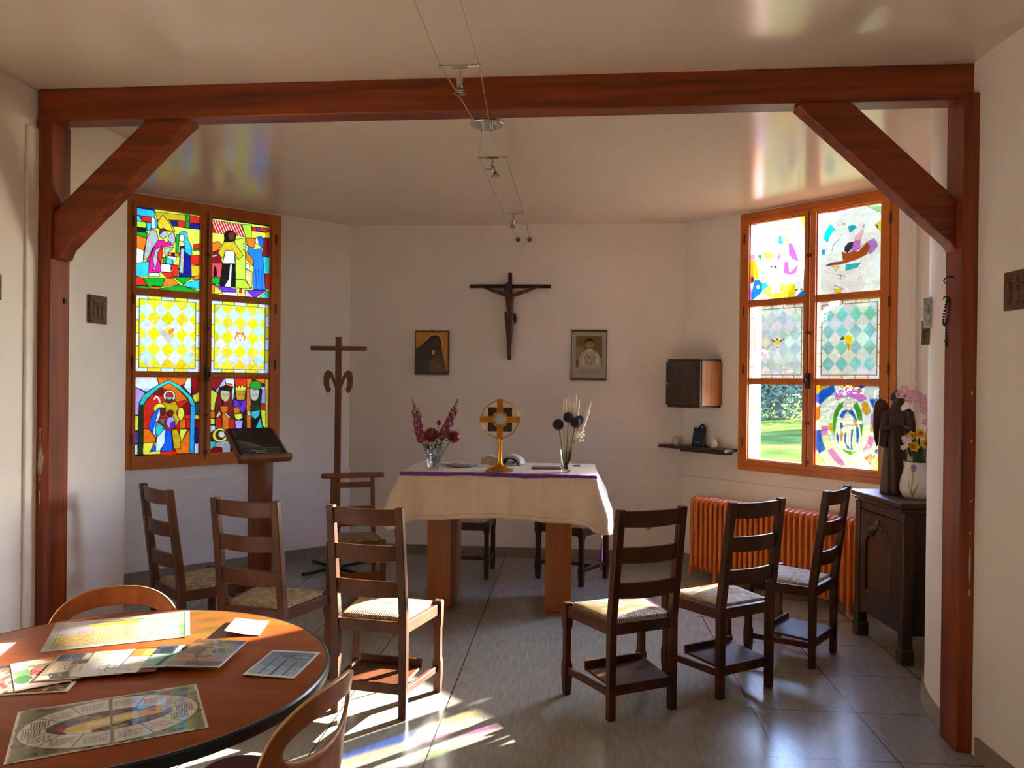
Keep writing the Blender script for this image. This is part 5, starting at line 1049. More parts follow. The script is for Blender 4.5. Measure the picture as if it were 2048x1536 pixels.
# ------------------------------------------------------------------ tall wooden cross
wc = thing('standing_cross', 'tall slim wooden cross with curved horns, on black metal feet', 'cross', (-1.97, 6.4, 0), 0.06)
M().bb(-0.024, 0.024, -0.018, 0.018, 0.03, 1.955).obj('upright', CROSSWOOD, wc, bevel=0.003)
M().bb(-0.235, 0.235, -0.016, 0.016, 1.842, 1.878).obj('crossbar', CROSSWOOD, wc, bevel=0.003)
for s in (-1, 1):
    outer = [(0.02, 1.575), (0.055, 1.66), (0.085, 1.678), (0.112, 1.66), (0.124, 1.61), (0.12, 1.55), (0.098, 1.495), (0.085, 1.483)]
    inner = [(0.062, 1.515), (0.078, 1.545), (0.08, 1.59), (0.068, 1.622), (0.052, 1.6), (0.03, 1.54), (0.02, 1.535)]
    m = M(); m.prism([(s * x, z) for x, z in outer + inner], lambda u, v, d: (u, d, v), -0.014, 0.014); m.obj('curved_horn', CROSSWOOD, wc, bevel=0.002)
for a0 in (math.radians(50), math.radians(140)):
    d = Vector((math.cos(a0), math.sin(a0), 0)) * 0.33; M().beam(-d + Vector((0, 0, 0.022)), d + Vector((0, 0, 0.022)), 0.028, 0.024).obj('metal_foot', BLACKM, wc, bevel=0.003)
for z_ in (0.055, 0.39): M().bb(-0.03, 0.03, -0.024, 0.024, z_ - 0.033, z_ + 0.033).obj('metal_socket', BLACKM, wc, bevel=0.002)

# ------------------------------------------------------------------ tabernacle, shelf and what stands on it
RZ = math.radians(135)
tb = thing('tabernacle_cabinet', 'small dark wooden wall cabinet hung beside the right window', 'wall cabinet', rw(0.224, 0.003, 1.60), RZ)
w2, hz, dp = 0.174, 0.207, 0.285
TABW = mat('tabernacle_oak', (176, 122, 62), 0.5, (132, 82, 38), (22, 22, 1.5), 4)
m = M().bb(-w2, w2, 0.0, dp, -hz + 0.02, hz - 0.02).obj('cabinet_body', TABW, tb, bevel=0.002)
for z_ in (hz - 0.01, -hz + 0.01): M().bb(-w2 + 0.012, w2 + 0.004, 0.0, dp + 0.012, z_ - 0.01, z_ + 0.01).obj('cabinet_trim', DARKWOOD, tb, bevel=0.003)
dr = M().bb(-w2 + 0.006, w2 + 0.012, dp + 0.001, dp + 0.022, -hz + 0.022, hz - 0.022).obj('door', DARKWOOD, tb, bevel=0.003)
M().bb(-w2 + 0.04, w2 - 0.03, dp + 0.02, dp + 0.026, -hz + 0.055, hz - 0.055).obj('door_panel', DARKWOOD, dr, bevel=0.004)
M().lathe([(0, 0), (0.012, 0), (0.011, 0.01), (0, 0.012)], 16, (w2 - 0.012, dp + 0.022, -0.005), Matrix.Rotation(-PI / 2, 3, 'X')).obj('keyhole_plate', CHROME, dr)
for z in (0.1, -0.11): M().bb(-w2 + 0.012, -w2 + 0.03, dp + 0.021, dp + 0.026, z - 0.02, z + 0.02).obj('hinge', mat_h if 'mat_h' in globals() else BLACKM, dr)
sh = thing('wall_shelf', 'narrow dark wooden shelf below the wall cabinet', 'shelf', rw(0.21, 0.003, 1.04), RZ)
M().bb(-0.345, 0.345, 0.0, 0.185, -0.012, 0.012).obj('shelf_board', DARKWOOD, sh, bevel=0.003)
M().bb(-0.30, 0.17, 0.0, 0.10, -0.038, -0.012).obj('shelf_support', DARKWOOD, sh, bevel=0.003)
ZS = 1.0525
def onshelf(s, d): p = rw(s, d, ZS); return (p.x, p.y, p.z)
EGG = mat('egg_ceramic', (232, 226, 216), 0.35)
eg = thing('painted_egg', 'white egg ornament with pink mark at the right end of the shelf', 'egg', onshelf(0.385, 0.09), RZ)
M().lathe([(0, 0.001), (0.016, 0.002), (0.026, 0.014), (0.031, 0.032), (0.029, 0.05), (0.02, 0.068), (0.009, 0.077), (0, 0.079)], 24).obj('egg_body', EGG, eg, smooth=180)
M().sph((0.022, 0.022, 0.03), (0.008, 0.008, 0.01), 10, 6).obj('pink_spot', mat('pink_paint', (190, 70, 90), 0.5), eg)
eg2 = thing('candle_glass', 'small cream candle glass with yellow flowers, left end of the shelf', 'candle glass', onshelf(-0.005, 0.10), RZ)
M().lathe([(0, 0), (0.022, 0), (0.028, 0.015), (0.029, 0.045), (0.024, 0.062), (0.022, 0.062), (0.024, 0.045), (0, 0.04)], 24).obj('glass_body', mat('cream_glaze', (214, 200, 168), 0.35), eg2, smooth=60)
fl = M()
for k in range(3): fl.sph((0.018 - 0.012 * k, 0.025, 0.04 + 0.006 * (k % 2)), (0.007, 0.004, 0.008), 8, 6)
fl.obj('yellow_flowers', mat('yellow_glaze', (220, 168, 30), 0.4), eg2)
bk = thing('blue_book', 'dark blue book propped up leaning on the shelf', 'book', onshelf(0.235, 0.12), RZ + 0.35)
Rk = Matrix.Rotation(math.radians(24), 3, 'X'); kb = lambda x, y, z: Vector((0, 0, 0)) + Rk @ Vector((x, y, z))
def slab(m, x0, x1, y0, y1, z0, z1):
    c = Rk @ Vector(((x0 + x1) / 2, (y0 + y1) / 2, (z0 + z1) / 2)); return m.box(c + Vector((0, 0, 0.012)), (x1 - x0, y1 - y0, z1 - z0), R=Rk)
BLUEC = mat('blue_cloth', (22, 38, 66), 0.5)
m = M(); slab(m, -0.05, 0.05, -0.001, 0.002, 0, 0.165); slab(m, -0.05, 0.05, -0.031, -0.028, 0, 0.165); slab(m, 0.048, 0.052, -0.031, 0.002, 0, 0.165); m.obj('book_cover', BLUEC, bk, bevel=0.001)
m = M(); slab(m, -0.047, 0.047, -0.028, -0.001, 0.003, 0.162); m.obj('page_block', mat('grey_pages', (182, 174, 162), 0.7), bk)
m = M(); slab(m, -0.03, 0.035, 0.0021, 0.0028, 0.028, 0.033); m.obj('cover_title', mat('pale_blue_print', (120, 150, 170), 0.5), bk)
st_ = thing('book_rest', 'black rest standing on the shelf behind the blue book', 'book rest', onshelf(0.235, 0.045), RZ)
M().tube([(0.04, 0, 0.0), (0.04, 0.0, 0.13), (0.025, 0, 0.175), (0, 0, 0.19), (-0.02, 0, 0.17), (-0.02, 0, 0.0)], 0.009, 8).bb(-0.05, 0.06, -0.02, 0.03, 0, 0.008).obj('rest_frame', BLACKM, st_)

# ------------------------------------------------------------------ radiator
RADM = mat('orange_enamel', (224, 122, 46), 0.35, (212, 110, 38), (6, 6, 6))
ra = thing('cast_iron_radiator', 'long orange ribbed radiator under the right window', 'radiator', rw(1.07, 0.30, 0), RZ)
n = 31; L0 = 1.42; dx = L0 / n
def section():
    m = M()
    for y in (0.085, 0.028, -0.028, -0.085):
        m.tube([(0, y, 0.10), (0, y, 0.63)], 0.0155, 12)
    for z, up in ((0.64, 1), (0.09, -1)):
        m.tube([(0, 0.085, z - up * 0.03), (0, 0.072, z), (0, 0.03, z + up * 0.008), (0, -0.03, z + up * 0.008), (0, -0.072, z), (0, -0.085, z - up * 0.03)], [0.0165, 0.021, 0.022, 0.022, 0.021, 0.0165], 12)
        m.tube([(-dx / 2, 0, z - up * 0.02), (dx / 2, 0, z - up * 0.02)], 0.02, 12)
    return m
s0 = section().obj('radiator_section', RADM, ra, smooth=50); s0.location.x = -L0 / 2 + dx / 2
for i in range(1, n):
    o = s0.copy(); COL.objects.link(o); o.parent = ra; o.location.x = -L0 / 2 + dx * (i + 0.5)
for x in (-L0 / 2 + 0.07, L0 / 2 - 0.25):
    for y in (0.085, -0.085): M().tube([(x, y, 0.0), (x, y, 0.02), (x, y, 0.1)], [0.02, 0.015, 0.014], 10).obj('radiator_foot', RADM, ra)
M().tube([(L0 / 2, 0, 0.10), (L0 / 2 + 0.05, 0, 0.10), (L0 / 2 + 0.05, 0, 0.0)], 0.012, 10).obj('feed_pipe', RADM, ra)

# ------------------------------------------------------------------ dark cabinet
cb = thing('oak_cabinet', 'dark carved oak cabinet with one panelled door against the right wall', 'cabinet', (1.87, 4.90, 0), math.radians(-84))
# local: -y is the front (towards the altar), x along the front
D_, W_ = 0.50, 0.27
M().bb(-W_ - 0.035, W_ + 0.035, -0.045, D_, 0.895, 0.93).bb(-W_ - 0.02, W_ + 0.02, -0.03, D_, 0.87, 0.895).obj('cabinet_top', DARKWOOD, cb, bevel=0.008)
M().bb(-W_, W_, 0.012, D_, 0.16, 0.87).obj('cabinet_body', DARKWOOD, cb)
for i in (-1, 1):
    m = M(); m.bb(i * W_ - 0.03, i * W_ + 0.03, -0.018, 0.042, 0.09, 0.87); m.bb(i * W_ - 0.036, i * W_ + 0.036, -0.026, 0.05, 0.0, 0.09); m.obj('front_post', DARKWOOD, cb, bevel=0.006)
    M().bb(i * W_ - 0.03, i * W_ + 0.03, D_ - 0.06, D_, 0, 0.2).obj('rear_foot', DARKWOOD, cb, bevel=0.004)
m = M(); m.prism([(-0.24, 0.87), (-0.24, 0.815), (0.24, 0.815), (0.24, 0.87)], lambda u, v, d: (u, d, v), -0.008, 0.015); m.obj('top_rail', DARKWOOD, cb, bevel=0.003)
ap = [(-0.24, 0.245), (0.24, 0.245), (0.24, 0.15), (0.18, 0.175), (0.06, 0.165), (0, 0.185), (-0.06, 0.165), (-0.18, 0.175), (-0.24, 0.15)]
m = M(); m.prism(ap, lambda u, v, d: (u, d, v), -0.006, 0.015); m.obj('apron', DARKWOOD, cb, bevel=0.003)
do = M(); fz0, fz1, fx = 0.25, 0.81, 0.232
do.bb(-fx, -fx + 0.07, -0.014, 0.011, fz0, fz1).bb(fx - 0.07, fx, -0.014, 0.011, fz0, fz1).bb(-fx + 0.07, fx - 0.07, -0.014, 0.011, fz0, fz0 + 0.075)
arc = [(-fx + 0.07, fz1), (fx - 0.07, fz1), (fx - 0.07, 0.62), (0.13, 0.66), (0.09, 0.66), (0.06, 0.70), (0.0, 0.725), (-0.06, 0.70), (-0.09, 0.66), (-0.13, 0.66), (-fx + 0.07, 0.62)]
do.prism(arc, lambda u, v, d: (u, d, v), -0.014, 0.011); do = do.obj('door', DARKWOOD, cb, bevel=0.003)
M().bb(-fx + 0.062, fx - 0.062, 0.0, 0.011, fz0 + 0.06, 0.72).bb(-fx + 0.095, fx - 0.095, -0.008, 0.0, fz0 + 0.105, 0.61).obj('door_panel', mat('oak_panel', (98, 58, 30), 0.42, (72, 42, 22), (12, 12, 2), 3), do, bevel=0.006)
cv = M()
for k in range(9):
    u = (k - 4) / 4; x = u * 0.125; z = 0.735 - 0.05 * abs(u) ** 1.4; cv.sph((x, -0.017, z), (0.02, 0.009, 0.013 + 0.008 * (k % 2)), 10, 6)
cv.sph((0, -0.018, 0.755), (0.024, 0.01, 0.03), 10, 8).obj('carved_garland', DARKWOOD, do)
M().bb(-fx - 0.02, -fx + 0.0, -0.02, -0.012, 0.5, 0.53).obj('hinge', BLACKM, do)

# ------------------------------------------------------------------ angel statue
sa = thing('angel_statue', 'dark wooden winged angel statue standing on the oak cabinet', 'statue', (1.985, 5.0, 0.93), -0.25)
m = M(); nr = 48
def robe(u, v):
    z = 0.44 * v; r = 0.078 - 0.018 * v; a = 2 * PI * u; f = 1 + 0.055 * math.sin(a * 11 + 2 * v) * (1 - 0.5 * v)
    return (r * f * math.cos(a), r * 0.8 * f * math.sin(a), z)
m.grid(robe, 66, 14, True); m.add([robe(i / 66, 0) for i in range(66)], [tuple(range(66))]); m.add([robe(i / 66, 1) for i in range(66)], [tuple(range(66))])
m.sph((0.0, 0, 0.45), (0.066, 0.05, 0.085)); m.sph((0.005, 0, 0.535), (0.03, 0.03, 0.04)); m.sph((0.018, -0.006, 0.585), (0.038, 0.042, 0.046)); m.sph((0.018, -0.048, 0.583), (0.007, 0.01, 0.012))
for s in (-1, 1):
    wg = [(s * 0.02, 0.52), (s * 0.05, 0.575), (s * 0.085, 0.59), (s * 0.11, 0.565), (s * 0.12, 0.50), (s * 0.122, 0.42), (s * 0.112, 0.33), (s * 0.098, 0.285), (s * 0.082, 0.31), (s * 0.06, 0.40), (s * 0.03, 0.46)]
    if s > 0: wg = [(x, z - 0.06) for x, z in wg]
    m.prism(wg, lambda u, v, d: (u, d + 0.03 - 0.1 * abs(u), v), 0.0, 0.03)
    cap(m, (s * 0.055, -0.01, 0.49), (s * 0.07, -0.05, 0.40), 0.026, 0.021); cap(m, (s * 0.07, -0.05, 0.40), (s * 0.01, -0.085, 0.42), 0.02, 0.014)
    for k in range(4): cap(m, (s * 0.008, -0.088, 0.425 - k * 0.006), (-s * 0.012, -0.094, 0.434 - k * 0.006), 0.0042, 0.0035, 6)
    m.prism([(s * 0.04, 0.42), (s * 0.09, 0.41), (s * 0.095, 0.30), (s * 0.06, 0.28)], lambda u, v, d: (u, d, v), -0.06, -0.03)
m.box((0.0, -0.088, 0.45), (0.075, 0.02, 0.06), R=Matrix.Rotation(-0.4, 3, 'X'))
o = m.obj('statue_body', CORPS if 'CORPS' in globals() else mat('statue_wood', (78, 46, 32), 0.5, (50, 30, 22), (20, 20, 4)), sa, smooth=180)
rm = o.modifiers.new('fuse', 'REMESH'); rm.mode = 'VOXEL'; rm.voxel_size = 0.0035; rm.use_smooth_shade = True
sm = o.modifiers.new('soft', 'SMOOTH'); sm.iterations = 2; sm.factor = 0.5
hr = M()
for k in range(40):
    a, b = k * 2.4, math.acos(1 - 1.15 * (k + 0.5) / 40); hr.sph((0.02 + 0.040 * math.sin(b) * math.cos(a), 0.004 + 0.042 * math.sin(b) * math.sin(a), 0.592 + 0.042 * math.cos(b)), 0.011, 7, 5)
hr.obj('curly_hair', mat('statue_hair', (48, 30, 24), 0.55), sa)

# ------------------------------------------------------------------ tulip vase with daffodils and orchid
VT = Vector((2.05, 4.84, 0.93))
tv = thing('ceramic_vase', 'white ceramic vase painted with lilac tulips on the oak cabinet', 'vase', VT)
a = Art(220, 120, (226, 222, 212))
for k in range(4):
    x = .125 + .25 * k; g = (150, 160, 60)
    a.l(g, .012, (x, .34), (x - .01, .9)).p(g, (x - .005, .75), (x - .05, .45), (x - .035, .62), (x - .004, .9)).p(g, (x - .005, .78), (x + .06, .5), (x + .035, .7), (x + .002, .92)).e((168, 140, 178), x, .22, .038, .13, n=16).p((150, 122, 164), (x - .03, .2), (x - .015, .1), (x, .18), (x + .015, .1), (x + .03, .2), (x + .02, .34), (x - .02, .34))
vp = [(0.074, 0.214), (0.07, 0.2), (0.068, 0.18), (0.074, 0.15), (0.086, 0.11), (0.092, 0.075), (0.09, 0.04), (0.078, 0.012), (0.068, 0.0)]
def vfn(u, v):
    f = v * (len(vp) - 1); i = min(int(f), len(vp) - 2); t = f - i; r = vp[i][0] + (vp[i + 1][0] - vp[i][0]) * t; z = vp[i][1] + (vp[i + 1][1] - vp[i][1]) * t
    b = 2 * PI * u + 3.93 - 0.62; return (r * math.cos(b), r * math.sin(b), z)
solidify(painted('vase_body', a, vfn, GLOSSP, tv), 0.004, -1.0)
M().lathe([(0, 0.0), (0.068, 0.0), (0.066, 0.006), (0, 0.006)], 32).obj('vase_base', WHITEP, tv)
DAF = mat('daffodil_petal', (236, 200, 30), 0.55, (220, 176, 20), (40, 40, 40)); DAFC = mat('daffodil_cup', (206, 120, 16), 0.55); PNK = mat('orchid_petal', (240, 205, 212), 0.55, (222, 150, 168), (60, 60, 60)); WHF = mat('pale_blossom', (238, 226, 224), 0.6)
def daffodil(label, c, face, seed):
    t = thing('daffodil', label, 'flower', VT, 0, 'daffodils in the tulip vase'); rr = random.Random(seed); c = Vector(c); face = Vector(face).normalized()
    M().tube([(c.x * 0.35, c.y * 0.35, 0.04), (c.x * 0.6, c.y * 0.6, 0.2), c - face * 0.02 + Vector((0, 0, -0.01)), c], 0.0042, 6).obj('stem', STEM, t)
    f = M(); floret(f, c, face, 0.034, 6, rr); f.obj('petals', DAF, t, smooth=0, clean=False)
    R = Vector((0, 0, 1)).rotation_difference(face).to_matrix(); M().lathe([(0.006, 0.0), (0.011, 0.012), (0.014, 0.024), (0.012, 0.024), (0.009, 0.012), (0, 0.006)], 12, c, R).obj('cup', DAFC, t)
for i, (x, y, z, f, lb_) in enumerate(((-0.005, -0.05, 0.385, (-0.15, -1, 0.25), 'highest daffodil facing forward in the tulip vase'), (-0.042, -0.03, 0.368, (-0.9, -0.6, 0.3), 'daffodil facing left above the vase rim'), (0.012, -0.075, 0.33, (0.1, -1, 0.0), 'low front daffodil with orange cup in the tulip vase'), (-0.038, -0.06, 0.312, (-0.6, -0.8, -0.1), 'lowest daffodil on the left of the tulip vase'), (0.062, -0.03, 0.352, (0.7, -0.7, 0.1), 'daffodil at the right edge by the white wall'))): daffodil(lb_, (x, y, z), f, i)
gl = thing('daffodil_leaves', 'bundle of green daffodil leaves rising from the tulip vase', 'leaves', VT); m = M(); r = random.Random(21)
for i in range(30):
    a0 = r.uniform(0, 6.28); q = r.uniform(0.01, 0.055); x, y = q * math.cos(a0), q * math.sin(a0); h = r.uniform(0.28, 0.36); w = Vector((-math.sin(a0), math.cos(a0), 0)) * 0.005
    b0, b1 = Vector((x * 0.6, y * 0.6, 0.05)), Vector((x * 1.25, y * 1.25, h)); md = (b0 + b1) / 2
    m.add([b0 - w, b0 + w, md + w, md - w, b1 + w * 0.3, b1 - w * 0.3], [(0, 1, 2, 3), (3, 2, 4, 5)])
solidify(m.obj('leaf_blades', STEM, gl, smooth=0), 0.001)
oc = thing('orchid_spray', 'arching spray of pink orchid blossoms above the tulip vase', 'flower', VT)
pa = [Vector(p) for p in ((0.02, 0, 0.05), (0.05, 0.02, 0.3), (0.075, 0.02, 0.46), (0.05, 0.01, 0.57), (-0.02, 0.0, 0.615), (-0.1, 0.0, 0.63))]
M().tube(pa, 0.003, 6).obj('stem', STEM, oc); m = M(); r = random.Random(5)
for i in range(24):
    u = 0.28 + 0.72 * i / 23; f_ = u * 5; k = min(int(f_), 4); p = pa[k].lerp(pa[k + 1], f_ - k) + Vector((r.uniform(-0.022, 0.022), -0.02 + r.uniform(-0.02, 0.01), r.uniform(-0.03, 0.02)))
    floret(m, p, (r.uniform(-0.6, 0.3), -1, r.uniform(-0.2, 0.4)), r.uniform(0.026, 0.034), 5, r)
m.obj('blossoms', PNK, oc, smooth=0, clean=False)
sb = thing('blossom_sprig', 'small pale pink blossom sprig at the left of the daffodils', 'flower', VT); m = M(); r = random.Random(8)
M().tube([(-0.03, -0.01, 0.08), (-0.06, -0.03, 0.22), (-0.085, -0.045, 0.33)], 0.0024, 6).obj('stem', STEM, sb)
for i in range(12): floret(m, (-0.082 + r.uniform(-0.018, 0.014), -0.05 + r.uniform(-0.015, 0.015), 0.30 + 0.006 * i), (r.uniform(-1, 0.4), -1, r.uniform(-0.3, 0.6)), 0.018, 5, r)
m.obj('blossoms', WHF, sb, smooth=0, clean=False)
# ------------------------------------------------------------------ round table with papers, two bentwood chairs
TC = Vector((-1.333, 2.152, 0)); TR, TZT = 0.62, 0.745
TABLEW = mat('table_veneer', (156, 78, 28), 0.33, (134, 62, 19), (2.5, 16, 8), 3, spec=0.35)
rt_ = thing('round_table', 'round wooden table with a dark edge band, covered with leaflets, at lower left', 'table', TC)
M().lathe([(0, TZT - 0.006), (TR - 0.006, TZT - 0.006), (TR - 0.005, TZT - 0.001), (TR - 0.008, TZT), (0, TZT)], 96).obj('tabletop', TABLEW, rt_, smooth=50)
M().lathe([(TR - 0.03, TZT - 0.034), (TR - 0.002, TZT - 0.034), (TR + 0.003, TZT - 0.028), (TR + 0.003, TZT - 0.004), (TR - 0.001, TZT + 0.0005), (TR - 0.006, TZT + 0.0002), (TR - 0.03, TZT - 0.006)], 96).obj('edge_band', mat('dark_edge_band', (24, 34, 40), 0.3), rt_, smooth=40)
M().lathe([(0, TZT - 0.034), (TR - 0.03, TZT - 0.034), (TR - 0.03, TZT - 0.006), (0, TZT - 0.006)], 64).obj('table_core', DARKWOOD, rt_)
M().lathe([(0, 0.05), (0.05, 0.05), (0.045, 0.1), (0.045, 0.66), (0.12, 0.7), (0.12, 0.711), (0, 0.711)], 32).obj('table_column', BLACKM, rt_)
for k in range(4):
    d = Vector((math.cos(PI / 4 + k * PI / 2), math.sin(PI / 4 + k * PI / 2), 0)); M().beam(Vector((0, 0, 0.06)), d * 0.4 + Vector((0, 0, 0.03)), 0.06, 0.05, w2=0.045, h2=0.025).obj('table_foot', BLACKM, rt_, bevel=0.006)
ZP = TZT + 0.0008
def sheet(name, label, cat, quad, art, z=0.0, thick=0.0006, lift=None, m1=None, group=None):
    """flat printed sheet: quad = far-left, far-right, near-right, near-left in table coordinates (metres)"""
    q = [Vector((x, y, 0)) for x, y in quad]; c = sum(q, Vector()) / 4; q = [p - c for p in q]
    def fn(u, v):
        p = (q[0] * (1 - u) + q[1] * u) * (1 - v) + (q[3] * (1 - u) + q[2] * u) * v
        return (p.x, p.y, thick + (lift(u, v) if lift else 0))
    o = painted(name, art, fn, m1 or PRINT, None, thick=thick); o.location = (c.x, c.y, ZP + z)
    return tag(o, label, cat, group)
def rect(quad):
    """nearest true rectangle to a measured quad"""
    q = [Vector((x, y)) for x, y in quad]; c = sum(q, Vector((0, 0))) / 4; ex = ((q[1] - q[0]) + (q[2] - q[3])) / 2; ey = ((q[0] - q[3]) + (q[1] - q[2])) / 2
    w, h = ex.length, ey.length; a = ex.normalized(); b = Vector((-a.y, a.x)); e = ey.normalized(); b = (b + e).normalized(); a = Vector((b.y, -b.x))
    return [tuple(c - a * w / 2 + b * h / 2), tuple(c + a * w / 2 + b * h / 2), tuple(c + a * w / 2 - b * h / 2), tuple(c - a * w / 2 - b * h / 2)]
LAM = printmat('laminated_print', 0.16, 0.6)
# big chart at the back
a = Art(260, 170, (180, 176, 166)); a.r((182, 172, 136), .06, .2, .90, .92).r((176, 166, 178), .07, .22, .3, .45).r((206, 174, 50), .26, .17, .62, .27).r((172, 176, 152), .62, .18, .90, .92).r((190, 174, 100), .07, .55, .3, .85).r((176, 150, 130), .915, .06, .955, .55).r((150, 160, 110), .915, .55, .955, .95).l((40, 36, 34), .008, (.962, .03), (.962, .97)).r((214, 196, 206), .967, .02, .99, .98)
a.text((40, 34, 24), .28, .12, .66, .18, 1, .016, .95)
for x0, x1 in ((.08, .33), (.37, .61), (.65, .89)): a.text((92, 88, 74), x0, .26, x1, .9, 15, .007, .85)
for x in (.06, .35, .63): a.l((110, 106, 96), .005, (x, .2), (x, .92))
a.l((110, 106, 96), .004, (.06, .2), (.9, .2)).l((110, 106, 96), .004, (.06, .92), (.9, .92))
sheet('wall_chart', 'large laminated text chart with yellow band at the back of the round table', 'chart', rect([(-1.771, 2.554), (-1.392, 2.755), (-1.26, 2.48), (-1.632, 2.273)]), a, 0, .0008, lambda u, v: 0.006 * max(0, u - 0.93) * 10 * v, LAM)
# white sheets
a = Art(40, 40, (206, 208, 210)); a.l((176, 180, 186), .02, (.1, .75), (.9, .7))
sheet('white_leaflet', 'small white folded leaflet near the far right edge of the round table', 'leaflet', [(-1.181, 2.66), (-1.061, 2.664), (-1.032, 2.509), (-1.150, 2.500)], a, 0.0005, .0006, lambda u, v: 0.012 * (1 - u) ** 2 * (0.4 + v * 0.6) + 0.004 * (1 - u))
a = Art(30, 30, (234, 234, 232))
sheet('white_page', 'white page at the left edge of the photo on the round table', 'page', rect([(-1.86, 2.36), (-1.79, 2.32), (-1.705, 2.23), (-1.775, 2.19)]), a)
# blue leaflet with three crosses
a = Art(120, 150, (226, 228, 230)); a.r((128, 150, 178), .05, .06, .95, .93).r((92, 112, 140), .07, .08, .93, .2).r((168, 184, 204), .05, .62, .95, .93)
for i in range(40): x, y = random.uniform(.06, .85), random.uniform(.2, .85); a.l(random.choice(((160, 180, 206), (110, 136, 170), (146, 160, 180))), .03, (x, y), (x + .1, y + .02))
for x, y0, y1, w in ((.27, .26, .92, .03), (.5, .2, .93, .04), (.73, .26, .92, .03)): a.l((66, 62, 66), w, (x, y0), (x, y1)).l((74, 68, 70), w * .8, (x - .13, y0 + .06), (x + .13, y0 + .06)).e((150, 128, 100), x, y0 + .1, .035, .05)
a.text((206, 212, 220), .1, .1, .9, .18, 1, .014).text((150, 164, 186), .1, .4, .9, .9, 8, .008, .5)
sheet('cross_leaflet', 'blue leaflet showing three dark crosses at the right of the round table', 'leaflet', rect([(-0.94, 2.384), (-0.785, 2.371), (-0.78, 2.157), (-0.932, 2.166)]), a, 0.0005, .001, lambda u, v: 0.004 * (1 - u) * v)
# the fanned row of brochures, left to right
GB = 'brochures in the row across the round table'
a = Art(120, 90, (228, 222, 210)); a.r((64, 44, 30), .5, .1, .96, .9)
for i in range(26): x, y = random.uniform(.5, .9), random.uniform(.12, .8); a.l(random.choice(((190, 130, 70), (150, 84, 50), (220, 196, 160), (120, 60, 40))), .05, (x, y), (x + random.uniform(-.05, .08), y + .1))
sheet('magazine', 'cream magazine with food pictures under the flower brochure', 'magazine', rect([(-1.64, 2.02), (-1.377, 2.052), (-1.35, 1.99), (-1.61, 1.95)]), a, 0.0, .003, None, GLOSSP, GB)
a = Art(80, 110, (170, 150, 140))
for i in range(60): x, y = random.random(), random.random(); a.e(random.choice(((200, 110, 100), (120, 90, 84), (206, 180, 160), (150, 60, 60), (96, 110, 84))), x, y, .07, .06, lead=False)
a.r((70, 60, 54), .0, .0, 1, .12)
sheet('brochure', 'brown pink brochure at the left edge of the photo on the table', 'brochure', rect([(-1.665, 2.15), (-1.57, 2.20), (-1.475, 1.985), (-1.56, 1.94)]), a, 0.0036, .001, None, GLOSSP, GB)
a = Art(110, 130, (232, 222, 206)); a.p((206, 130, 90), (.5, 0), (1, .0), (1, .1), (.7, .14)).p((120, 160, 110), (.0, .35), (.3, .3), (.4, .55), (.15, .7)).e((74, 130, 74), .18, .66, .17, .14).e((200, 40, 80), .62, .45, .3, .16).e((224, 90, 120), .5, .38, .16, .1).e((170, 20, 60), .78, .58, .14, .14).p((232, 190, 186), (.3, .68), (.8, .72), (.9, .9), (.2, .92)).p((120, 40, 40), (.9, .15), (1, .15), (1, .5), (.92, .4)).r((150, 160, 110), .3, .2, .7, .28)
for i in range(30): a.l(random.choice(((220, 60, 100), (240, 150, 160), (180, 30, 70), (150, 190, 130))), .02, (.3 + .5 * random.random(), .3 + .35 * random.random()), (.3 + .6 * random.random(), .3 + .35 * random.random()))
sheet('brochure', 'brochure with a pink flower and green leaves in the row', 'brochure', rect([(-1.652, 2.172), (-1.53, 2.255), (-1.40, 2.07), (-1.481, 1.974)]), a, 0.0048, .0008, lambda u, v: 0.0, GLOSSP, GB)
a = Art(120, 140, (170, 158, 130)); a.r((40, 74, 122), .06, .02, .62, .26).l('W', .02, (.34, .06), (.34, .22)).r((220, 224, 226), .64, .02, .98, .24).r((60, 54, 50), .5, .3, .98, .45).p((206, 196, 170), (.1, .3), (.45, .3), (.5, .7), (.1, .75)).p((226, 214, 206), (.6, .45), (.98, .4), (.98, .9), (.7, .9)).p((90, 100, 92), (.2, .75), (.6, .7), (.75, .95), (.25, .95)).r((214, 218, 222), .05, .82, .3, .95).text('W', .1, .2, .58, .25, 1, .014)
for i in range(14): x = random.uniform(.1, .9); a.l(random.choice(((196, 170, 110), (90, 80, 60), (160, 170, 150))), .025, (x, random.uniform(.35, .9)), (x + .08, random.uniform(.5, .9)))
sheet('booklet', 'glossy booklet with a blue top corner left of the white leaflet', 'booklet', rect([(-1.575, 2.25), (-1.45, 2.262), (-1.349, 2.074), (-1.462, 2.067)]), a, 0.0058, .003, None, GLOSSP, GB)
a = Art(110, 150, (226, 226, 224)); a.text((60, 58, 56), .2, .05, .9, .14, 2, .018).text((130, 128, 126), .12, .2, .92, .55, 6, .009)
a.l((40, 38, 38), .02, (.55, .56), (.55, .86)).l((40, 38, 38), .016, (.35, .64), (.75, .64)).l((40, 38, 38), .014, (.38, .68), (.36, .76), (.44, .8), (.55, .7), (.66, .8), (.74, .76), (.72, .68)).text((90, 88, 86), .42, .88, .68, .94, 1, .014)
sheet('text_leaflet', 'white text leaflet with a small cross emblem in the middle of the row', 'leaflet', rect([(-1.465, 2.282), (-1.345, 2.31), (-1.265, 2.12), (-1.375, 2.085)]), a, 0.0092, .0012, lambda u, v: 0.0, None, GB)
a = Art(110, 150, (222, 216, 208)); a.r((176, 120, 52), .0, .0, 1, .38).r((90, 52, 36), .0, .0, 1, .07).r((206, 150, 80), .3, .1, .8, .34).p((120, 22, 34), (.62, .42), (1, .42), (1, 1), (.55, 1)).text((80, 74, 70), .1, .5, .5, .56, 1, .016).e((170, 164, 158), .3, .88, .05, .03)
